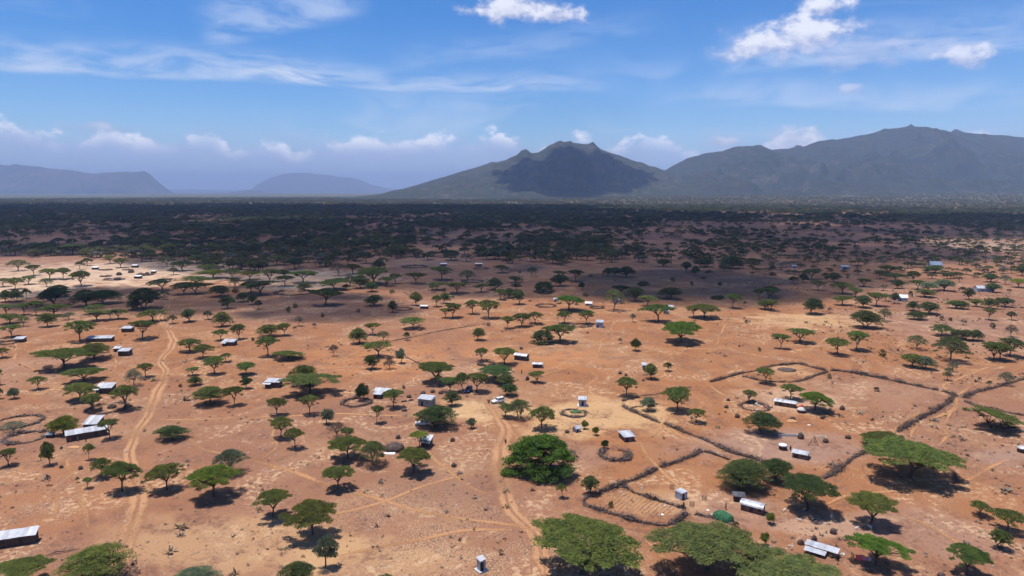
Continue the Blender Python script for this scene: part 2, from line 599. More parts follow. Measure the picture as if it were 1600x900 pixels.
def mountain(name, label, prof, D, depth, mat, seed, rough=0.35, nu=260, nv=70, skirt=1.6, gull=420.0, back=0.5, shoulder=0.0):
    """a heightfield whose skyline passes through the photo's ridge line at distance D"""
    us = np.array([p[0] for p in prof], float)
    vs = np.array([p[1] for p in prof], float)
    uu = np.linspace(us[0], us[-1], nu)
    vv = np.interp(uu, us, vs)
    cp, sp = math.cos(PITCH), math.sin(PITCH)
    a, b_ = (uu - 800) / FPX, (450 - vv) / FPX
    t = D / (cp + b_ * sp)
    X = a * t
    Zr = CAM_H + t * (-sp + b_ * cp)
    Zr = np.maximum(Zr, 0.0)
    fine = (fbm(X / (gull * 0.22), X * 0 + 3.3, seed + 5, 5) - 0.5) * Zr * 0.03
    Zr = Zr + fine
    # front slope s in 0..1 (0 foot, 1 ridge), then the back slope
    sv = np.concatenate([np.linspace(0, 1, int(nv * 0.78)) ** 0.9, 1 + np.linspace(0.04, 1, nv - int(nv * 0.78)) * back])
    Xg, Sg = np.meshgrid(X, sv)
    Zg = np.tile(Zr, (len(sv), 1))
    f = np.clip(Sg, 0, 1)
    warp = (fbm(Xg / (gull * 2.2), Sg * depth / (gull * 2.2), seed + 9, 3) - 0.5)
    shape = f ** (skirt + 0.9 * warp) * (1 - shoulder * np.sin(np.pi * f))
    rid = fbm(Xg / gull + warp * 1.4, Sg * depth / (gull * 2.6), seed, 5, True) - 0.55
    sm = fbm(Xg / (gull * 0.3), Sg * depth / (gull * 0.3), seed + 3, 4) - 0.5
    mod = np.sin(np.pi * np.clip(f, 0, 1)) ** 0.8
    Z = Zg * (shape + rough * rid * mod * 0.9 + 0.10 * sm * mod)
    bk = np.clip((Sg - 1) / back, 0, 1)
    Z = np.where(Sg > 1, Zg * (1 - bk ** 1.3) * (1 + 0.2 * rid), Z)
    Y = D + (Sg - 1) * depth
    Xw = Xg + 0.0 * Y
    Z = np.where(Sg < 1, np.minimum(Z, CAM_H + (Zg - CAM_H) * (Y / D) * 0.995), Z)      # no spur stands higher than its ridge
    base = np.vectorize(apron)(Xw, Y)
    Z = np.maximum(Z, base * 1.0 - 6 + 6 * f)
    Z[0] = base[0] - 14
    Z[-1] = -20
    Z[:, 0] = np.minimum(Z[:, 0], -8)
    Z[:, -1] = np.minimum(Z[:, -1], -8)
    V = np.stack([Xw, Y, Z], -1).reshape(-1, 3)
    r, c_ = np.meshgrid(np.arange(len(sv) - 1), np.arange(nu - 1), indexing='ij')
    i0 = (r * nu + c_).ravel()
    F = np.stack([i0, i0 + 1, i0 + nu + 1, i0 + nu], -1)
    o = obj(name, mesh_from(name, V, F, [mat], True))
    return tag(o, label, kind='structure')


M_ROCK = mountain_material('hill_rock', (0.105, 0.082, 0.068), (0.036, 0.044, 0.028), (0.085, 0.066, 0.050), 1.0, 0.80)
M_GREEN = mountain_material('hill_bush', (0.085, 0.072, 0.062), (0.029, 0.036, 0.023), (0.054, 0.049, 0.037), 1.0, 0.82)
M_FAR = mountain_material('hill_far', (0.13, 0.10, 0.08), (0.045, 0.052, 0.03), (0.09, 0.075, 0.055), 0.6, 0.55)
mountain('hill', 'rocky mountain with two rounded tops in the middle of the horizon',
         [(585, 304), (615, 300), (640, 292), (680, 281), (720, 268), (760, 257), (790, 250), (808, 242), (815, 235), (822, 233), (830, 239), (842, 238), (850, 233),
          (862, 226), (875, 223), (890, 222), (908, 224), (926, 226), (934, 231), (945, 236), (970, 243), (1000, 255), (1020, 263), (1036, 269), (1070, 284), (1120, 297), (1150, 304)],
         8200, 2300, M_ROCK, 21, 0.62, 360, 120, 1.2, 380.0, 0.22)
mountain('hill', 'broad bushy mountain with a high flat summit on the skyline',
         [(960, 303), (1000, 287), (1035, 268), (1055, 257), (1075, 247), (1100, 240), (1130, 236), (1150, 229), (1168, 228), (1185, 229), (1205, 234),
          (1240, 231), (1270, 226), (1300, 220), (1340, 212), (1352, 210), (1370, 207), (1390, 202), (1410, 199), (1430, 198), (1450, 200),
          (1470, 204), (1490, 207), (1530, 209), (1570, 212), (1600, 215), (1700, 214), (1900, 240), (2200, 298)],
         8600, 3000, M_GREEN, 33, 0.72, 460, 130, 1.3, 420.0, 0.22)
mountain('hill', 'long hazy ridge ending in a steep bluff',
         [(-700, 300), (-400, 270), (-200, 246), (-100, 250), (0, 257), (14, 259), (22, 256), (40, 259), (70, 263), (110, 266), (145, 272),
          (175, 271), (200, 269), (226, 268), (234, 272), (246, 283), (258, 293), (270, 300), (280, 305)],
         19000, 1300, M_FAR, 45, 0.3, 400, 60, 0.75, 700.0, 0.06)
mountain('hill', 'pale blue flat topped hill far off between the larger mountains',
         [(385, 304), (400, 295), (408, 285), (425, 277), (445, 272), (465, 270), (485, 272), (515, 275), (540, 278), (565, 282), (585, 290),
          (605, 294), (620, 297), (650, 302)],
         29000, 1200, M_FAR, 57, 0.22, 160, 50, 0.7, 900.0, 0.06)
mountain('hill', 'faint level line of highland at the very horizon',
         [(150, 303), (240, 297), (300, 296), (360, 297), (420, 296), (500, 297), (560, 296), (660, 297), (720, 303)],
         36000, 3000, M_FAR, 69, 0.1, 80, 24, 0.8, 1500.0)
mountain('hill', 'small rocky knoll standing alone on the far plain',
         [(352, 304), (364, 301), (376, 298), (388, 297), (396, 298), (406, 298), (416, 301), (428, 304)],
         19500, 800, M_FAR, 71, 0.35, 60, 24, 0.9, 260.0)


# ------------------------------------------------------------------ clouds overhead that shade the plain
def cloud_material():
    m = bpy.data.materials.new('cloud_vapour')
    m.use_nodes = True
    t = m.node_tree
    t.nodes.clear()
    b = NB(t)
    v = b.n('ShaderNodeVolumePrincipled')
    v.inputs['Color'].default_value = (0.97, 0.97, 0.98, 1)
    v.inputs['Density'].default_value = 0.020
    out = b.n('ShaderNodeOutputMaterial')
    t.links.new(v.outputs[0], out.inputs['Volume'])
    return m


M_CLOUD = cloud_material()
ICO = bmesh.new()
bmesh.ops.create_icosphere(ICO, subdivisions=2, radius=1.0)
ICO_V = np.array([v.co for v in ICO.verts])
ICO_F = np.array([[v.index for v in f.verts] for f in ICO.faces])
ICO.free()


def cloud(label, puffs, height):
    """puffs: ground points (x, y) that the puff shades, half sizes rx, ry and its thickness"""
    V, F, n = [], [], 0
    for (x, y, rx, ry, rz) in puffs:
        zc = height + rz
        ox, oy = x + SUN_DIR.x / SUN_DIR.z * zc, y + SUN_DIR.y / SUN_DIR.z * zc
        v = ICO_V * (1 + 0.22 * (RNG.random((len(ICO_V), 1)) - 0.5))
        v = v * np.array([rx, ry, rz]) + np.array([ox, oy, zc])
        V.append(v)
        F.append(ICO_F + n)
        n += len(v)
    o = obj('clouds', mesh_from('cloud', np.concatenate(V), np.concatenate(F), [M_CLOUD], True))
    return tag(o, label, 'clouds', kind='stuff')


def shade_puffs(rects, size, seed, rz=(45, 95)):
    """fill photo-pixel rectangles of shaded ground with puffs"""
    rng = random.Random(seed)
    P_ = []
    for (u0, v0, u1, v1, n) in rects:
        y_far, y_near = G(800, v0)[1], G(800, v1)[1]
        for i in range(n):
            y = y_near + (y_far - y_near) * rng.random() ** 1.15
            t = math.hypot(y, CAM_H)
            x0, x1 = (u0 - 800) / FPX * t, (u1 - 800) / FPX * t
            s = size * rng.uniform(0.7, 1.3) * (0.6 + min(2.2, y / 1500.0))
            P_.append((rng.uniform(x0, x1), y, s, s * rng.uniform(0.6, 0.95), rng.uniform(*rz)))
    return P_
cloud('broad cumulus overhead whose shadow darkens the wooded plain',
      shade_puffs([(-200, 320, 420, 388, 60), (420, 322, 950, 404, 54), (950, 334, 1330, 405, 26), (1380, 341, 1800, 366, 18),
                   (470, 400, 600, 412, 4), (560, 405, 1120, 436, 30)], 150, 3, (50, 100)), 1750.0)
cloud('small cloud overhead shading the trees behind the settlement',
      shade_puffs([(280, 458, 560, 492, 20), (70, 456, 240, 476, 7), (940, 428, 1150, 458, 12)], 46, 5, (40, 75)), 1300.0)
MTN = px_dir(900, 262)
cloud('cumulus above the middle mountain shading its face',
      [((u_ - 800) / FPX * y_, y_, 330 * k_, 480 * k_, 95) for u_, y_, k_ in
       ((806, 7350, .7), (835, 7450, .9), (868, 7350, 1), (905, 7450, 1), (940, 7350, .9), (972, 7300, .8), (1000, 7250, .6),
        (818, 6850, .8), (850, 6950, 1), (890, 6850, 1), (935, 6850, 1), (972, 6850, .9), (1003, 6800, .6),
        (835, 6400, .7), (872, 6350, .9), (915, 6350, .9), (952, 6400, .8), (985, 6500, .6))], 2600.0)

# ------------------------------------------------------------------ haze
hz = MB().box(-46000, 46000, -46000, 46000, -30, 985).build('haze', None or MAT_SOIL)
mh = bpy.data.materials.new('air_haze')
mh.use_nodes = True
mh.node_tree.nodes.clear()
hb = NB(mh.node_tree)
hv = hb.n('ShaderNodeVolumePrincipled')
hv.inputs['Color'].default_value = (0.54, 0.685, 1.0, 1)
hv.inputs['Density'].default_value = 6.5e-5
hv.inputs['Anisotropy'].default_value = 0.0
ho = hb.n('ShaderNodeOutputMaterial')
mh.node_tree.links.new(hv.outputs[0], ho.inputs['Volume'])
hz.data.materials[0] = mh
tag(hz, 'pale blue dry season haze over the plain', kind='stuff')


# ------------------------------------------------------------------ trees
def leaf_material(name='acacia_leaf', fixed=None):
    m, b, bs, out = material(name, 0.75, 0.12)
    oi = b.n('ShaderNodeObjectInfo')
    gp = b.n('ShaderNodeNewGeometry').outputs['Position']
    n1 = b.noise(gp, 0.55, 3.0, 0.6)
    cc = b.mix(b.ss(n1, 0.34, 0.66), (0.72, 0.74, 0.78), (1.22, 1.18, 1.0))
    cc = b.mix(1.0, cc, oi.outputs['Color'] if fixed is None else fixed, 'MULTIPLY')
    h = b.n('ShaderNodeHueSaturation')
    b.put(h.inputs['Hue'], b.add(0.488, b.mul(oi.outputs['Random'], 0.024)))
    b.put(h.inputs['Value'], b.add(0.86, b.mul(oi.outputs['Random'], 0.28)))
    b.put(h.inputs['Color'], cc)
    dif = b.n('ShaderNodeBsdfDiffuse')
    trl = b.n('ShaderNodeBsdfTranslucent')
    b.put(dif.inputs[0], h.outputs[0])
    b.put(trl.inputs[0], h.outputs[0])
    mx = b.n('ShaderNodeMixShader')
    mx.inputs[0].default_value = 0.42
    b.t.links.new(dif.outputs[0], mx.inputs[1])
    b.t.links.new(trl.outputs[0], mx.inputs[2])
    b.t.links.new(mx.outputs[0], out.inputs['Surface'])
    b.t.nodes.remove(bs)
    return m


M_LEAF = leaf_material()
M_BARK = plain('acacia_bark', (0.085, 0.062, 0.048), 0.3, 2.0, 0.95, bump=0.5)
M_BARK_PALE = plain('grey_bark', (0.17, 0.135, 0.11), 0.3, 2.0, 0.95, bump=0.5)


def leaf_quads(C, N, size, rng, tilt=0.8, aspect=1.6):
    """small leaf-spray quads at centres C, facing mostly along N"""
    n = len(C)
    nr = N + rng.normal(0, tilt * 0.5, (n, 3))
    nr /= np.linalg.norm(nr, axis=1, keepdims=True) + 1e-9
    a = rng.normal(0, 1, (n, 3))
    a -= nr * (a * nr).sum(1, keepdims=True)
    a /= np.linalg.norm(a, axis=1, keepdims=True) + 1e-9
    b = np.cross(nr, a)
    s = (size * rng.uniform(0.6, 1.35, n))[:, None]
    a = a * s * aspect * 0.5
    b = b * s * 0.5
    V = np.stack([C - a - b * 0.5, C + a * 0.2 - b, C + a + b * 0.4, C - a * 0.1 + b], 1).reshape(-1, 3)
    F = np.arange(4 * n).reshape(-1, 4)
    return V, F


def pads_umbrella(rng, n, curve, layers, ragged, tilt_up=0.0):
    """flat foliage pads spread over a shallow umbrella: centre, radius, half thickness"""
    lob = rng.uniform(0, 6.28, 5)
    P_ = []
    ph = rng.uniform(0, 6.28)
    for i in range(n):
        # evenly spread over the umbrella, then jittered
        ang = ph + i * 2.39996 + rng.normal(0, .12)
        out = 1 + ragged * (0.5 * math.sin(2 * ang + lob[0]) + 0.35 * math.sin(3 * ang + lob[1]) + 0.25 * math.sin(5 * ang + lob[2]))
        q = math.sqrt((i + .5) / n) + rng.normal(0, .03)
        r = q * 0.86 * out
        z = 1 - curve * q * q - 0.05 + rng.normal(0, 0.022)
        rad = rng.uniform(0.15, 0.25) * (1.15 - 0.35 * q)
        P_.append((r * math.cos(ang), r * math.sin(ang), z, rad, rng.uniform(0.035, 0.065), ang))
        if rng.random() < layers:
            P_.append((r * .9 * math.cos(ang + .3), r * .9 * math.sin(ang + .3), z - rng.uniform(.09, .26), rad * .9, rng.uniform(0.03, 0.06), ang))
    return P_


def crown_from_pads(pads, n_leaf, size, rng, up=1.0, tilt=0.8):
    wts = np.array([p[3] ** 2 for p in pads])
    cnt = rng.multinomial(n_leaf, wts / wts.sum())
    C, N = [], []
    for p, k in zip(pads, cnt):
        if k == 0: continue
        a = rng.uniform(0, 2 * math.pi, k)
        q = np.sqrt(rng.random(k)) * (1 + rng.normal(0, 0.13, k))
        x, y = q * np.cos(a), q * np.sin(a)
        dome = np.sqrt(np.clip(1 - np.minimum(q, 1) ** 2, 0, 1))
        z = p[4] * (dome * rng.uniform(-0.5, 1.0, k)) + rng.normal(0, p[4] * 0.25, k)
        # pads droop a little outwards
        C.append(np.stack([p[0] + x * p[3], p[1] + y * p[3], p[2] + z - 0.10 * p[3] * (x * math.cos(p[5]) + y * math.sin(p[5]))], -1))
        N.append(np.stack([x * 0.5, y * 0.5, np.full(k, up)], -1))
    C = np.concatenate(C)
    return leaf_quads(C, np.concatenate(N), size, rng, tilt)


def skeleton(pads, rng, fork=0.30, nl=4, trunk_r=0.05, reach=0.45, twig=0.010, lean=(0, 0), k=6, stems=1, limb_z=0.72):
    mb = MB()
    tops = []
    for s in range(stems):
        a0 = rng.uniform(0, 6.283)
        off = 0.0 if stems == 1 else 0.07
        bx, by = off * math.cos(a0 + s * 6.283 / stems), off * math.sin(a0 + s * 6.283 / stems)
        fx, fy = lean[0] + bx * 2.5 + rng.normal(0, 0.03), lean[1] + by * 2.5 + rng.normal(0, 0.03)
        tr = trunk_r * (1.0 if stems == 1 else 0.7)
        mb.tube([(bx, by, -0.03), (bx, by, 0.02), (bx * .6 + fx * .4, by * .6 + fy * .4, fork * .5), (fx, fy, fork)],
                [tr * 1.45, tr * 1.05, tr * 0.9, tr * 0.85], k)
        kk = max(2, int(round(nl / stems)))
        for i in range(kk):
            a = a0 + 6.283 * (i + 0.25 * rng.normal()) / kk
            r1 = reach * rng.uniform(0.75, 1.2)
            ex, ey, ez = fx + r1 * math.cos(a), fy + r1 * math.sin(a), limb_z * rng.uniform(0.9, 1.08)
            mx_, my_, mz = fx + r1 * .42 * math.cos(a + .25), fy + r1 * .42 * math.sin(a + .25), fork + (ez - fork) * rng.uniform(.35, .55)
            mb.tube([(fx, fy, fork * 0.92), (mx_, my_, mz), (ex, ey, ez)], [tr * 0.7, tr * 0.52, tr * 0.32], max(4, k - 1))
            tops += [((mx_, my_, mz), tr * .4), ((ex, ey, ez), tr * .3)]
    for i in range(3):                      # bare dead branches
        a = rng.uniform(0, 6.283)
        q = tops[int(rng.integers(len(tops)))][0]
        mb.tube([q, (q[0] + .22 * math.cos(a), q[1] + .22 * math.sin(a), q[2] + .02), (q[0] + .42 * math.cos(a + .3), q[1] + .42 * math.sin(a + .3), q[2] - .04)], [twig * 1.5, twig, twig * .4], 4, False)
    for p in pads:
        best = min(tops, key=lambda t_: (t_[0][0] - p[0]) ** 2 + (t_[0][1] - p[1]) ** 2 + 0.4 * (t_[0][2] - p[2]) ** 2)
        q = best[0]
        mid = (q[0] * .45 + p[0] * .55, q[1] * .45 + p[1] * .55, q[2] * .55 + p[2] * .45 - 0.01)
        mb.tube([q, mid, (p[0], p[1], p[2] - p[4] * .3)], [min(best[1], twig * 2.0), twig * 1.2, twig * .5], 4, False)
    return mb


PROTO = {}


def proto(key, seed, kind, n_leaf, size):
    rng = np.random.default_rng(seed)
    if kind == 'U':
        pads = pads_umbrella(rng, int(rng.integers(40, 58)), rng.uniform(0.10, 0.30), rng.uniform(0.12, 0.35), rng.uniform(0.08, 0.3))
        if rng.random() < .55:          # a thin side where limbs have died
            sec = rng.uniform(-math.pi, math.pi)
            pads = [q for q in pads if abs((math.atan2(q[1], q[0]) - sec + math.pi) % (2 * math.pi) - math.pi) > .5 or math.hypot(q[0], q[1]) < .35 or rng.random() < .4]
        sk = skeleton(pads, rng, rng.uniform(0.26, 0.4), int(rng.integers(3, 6)), 0.045, 0.46)
        V, F = crown_from_pads(pads, n_leaf, size, rng)
    elif kind == 'D':        # denser, several layers one above the other
        pads = pads_umbrella(rng, int(rng.integers(50, 64)), rng.uniform(0.34, 0.55), 0.6, rng.uniform(0.08, 0.2))
        pads += [(q[0] * .8, q[1] * .8, q[2] - .3, q[3] * 1.1, q[4], q[5]) for q in pads[:22]]
        sk = skeleton(pads, rng, 0.2, 5, 0.05, 0.5, limb_z=0.6, stems=int(rng.integers(1, 3)))
        V, F = crown_from_pads(pads, int(n_leaf * 1.25), size, rng)
    elif kind == 'B':        # thicket with foliage down to the ground
        pads = []
        lob = rng.uniform(0, 6.28, 3)
        for i in range(190):
            a = rng.uniform(0, 6.283)
            f = rng.random() ** 0.75
            out = 1 + .16 * math.sin(2 * a + lob[0]) + .1 * math.sin(3 * a + lob[1])
            r = 0.86 * math.sqrt(max(0, 1 - (f * .96) ** 2)) * out * rng.uniform(.7, 1.05)
            pads.append((r * math.cos(a), r * math.sin(a), 0.08 + f * 0.86 + rng.normal(0, .03), rng.uniform(.13, .25), rng.uniform(.04, .075), a))
        sk = skeleton(pads[::3], rng, 0.12, 6, 0.04, 0.4, limb_z=0.45, stems=3)
        V, F = crown_from_pads(pads, int(n_leaf * 1.5), size, rng)
    elif kind == 'S':        # thin foliage, branches show
        pads = pads_umbrella(rng, int(rng.integers(40, 56)), rng.uniform(0.3, 0.5), 0.35, rng.uniform(0.08, 0.2))
        sk = skeleton(pads, rng, rng.uniform(0.2, 0.34), 6, 0.042, 0.42, 0.013)
        V, F = crown_from_pads(pads, int(n_leaf * 0.42), size * 0.85, rng, 0.6, 1.3)
    elif kind == 'R':        # rounded crown
        pads = []
        for i in range(46):
            d = rng.normal(0, 1, 3)
            d /= np.linalg.norm(d)
            q = rng.uniform(.45, .88)
            pads.append((d[0] * q, d[1] * q, 0.62 + d[2] * q * 0.40, rng.uniform(.2, .34), rng.uniform(.06, .1), math.atan2(d[1], d[0])))
        sk = skeleton(pads, rng, 0.36, 4, 0.06, 0.35, limb_z=0.6)
        V, F = crown_from_pads(pads, int(n_leaf * 1.0), size * 1.15, rng, 0.5, 1.5)
    else:                    # 'L' low shrub, many stems
        pads = []
        for i in range(26):
            a = rng.uniform(0, 6.283)
            f = rng.random()
            r = 0.85 * math.sqrt(max(0.0, 1 - f * f * .8)) * rng.uniform(.3, 1)
            pads.append((r * math.cos(a), r * math.sin(a), .15 + f * .75, rng.uniform(.15, .3), rng.uniform(.06, .12), a))
        sk = skeleton(pads, rng, 0.1, 5, 0.035, 0.4, 0.012, limb_z=0.5, stems=2)
        V, F = crown_from_pads(pads, int(n_leaf * .45), size * 1.3, rng, 0.4, 1.6)
    PROTO[key] = (mesh_from('crown_' + key, V, F, [M_LEAF]), mesh_from('trunk_' + key, sk.V, sk.F, [M_BARK], True),
                  mesh_from('trunk_pale_' + key, sk.V, sk.F, [M_BARK_PALE], True) if kind == 'S' else None)


NPROTO = {'U': 13, 'D': 6, 'B': 2, 'S': 6, 'R': 4, 'L': 3}
for kind_, cnt_ in NPROTO.items():
    for i_ in range(cnt_):
        proto('%s%d' % (kind_, i_), 100 + 13 * i_ + ord(kind_), kind_, 4200, 0.046)
for i_ in range(6):
    proto('UH%d' % i_, 500 + i_ * 7, 'U', 21000, 0.026)
    proto('DH%d' % i_, 600 + i_ * 7, 'D', 15000, 0.026)
    proto('SH%d' % i_, 650 + i_ * 7, 'S', 40000, 0.023)
proto('BH0', 700, 'B', 22000, 0.030)

HUE = {'g': (0.128, 0.163, 0.048), 'd': (0.082, 0.118, 0.046), 'b': (0.112, 0.172, 0.034), 'o': (0.140, 0.175, 0.064),
       'y': (0.165, 0.205, 0.125), 'n': (0.175, 0.120, 0.088), 'l': (0.175, 0.205, 0.038), 'k': (0.048, 0.088, 0.030)}
HUE_WORD = {'g': 'green', 'd': 'dark green', 'b': 'bright green', 'o': 'olive', 'y': 'grey-green', 'n': 'bare brown', 'l': 'yellow-green', 'k': 'deep green'}

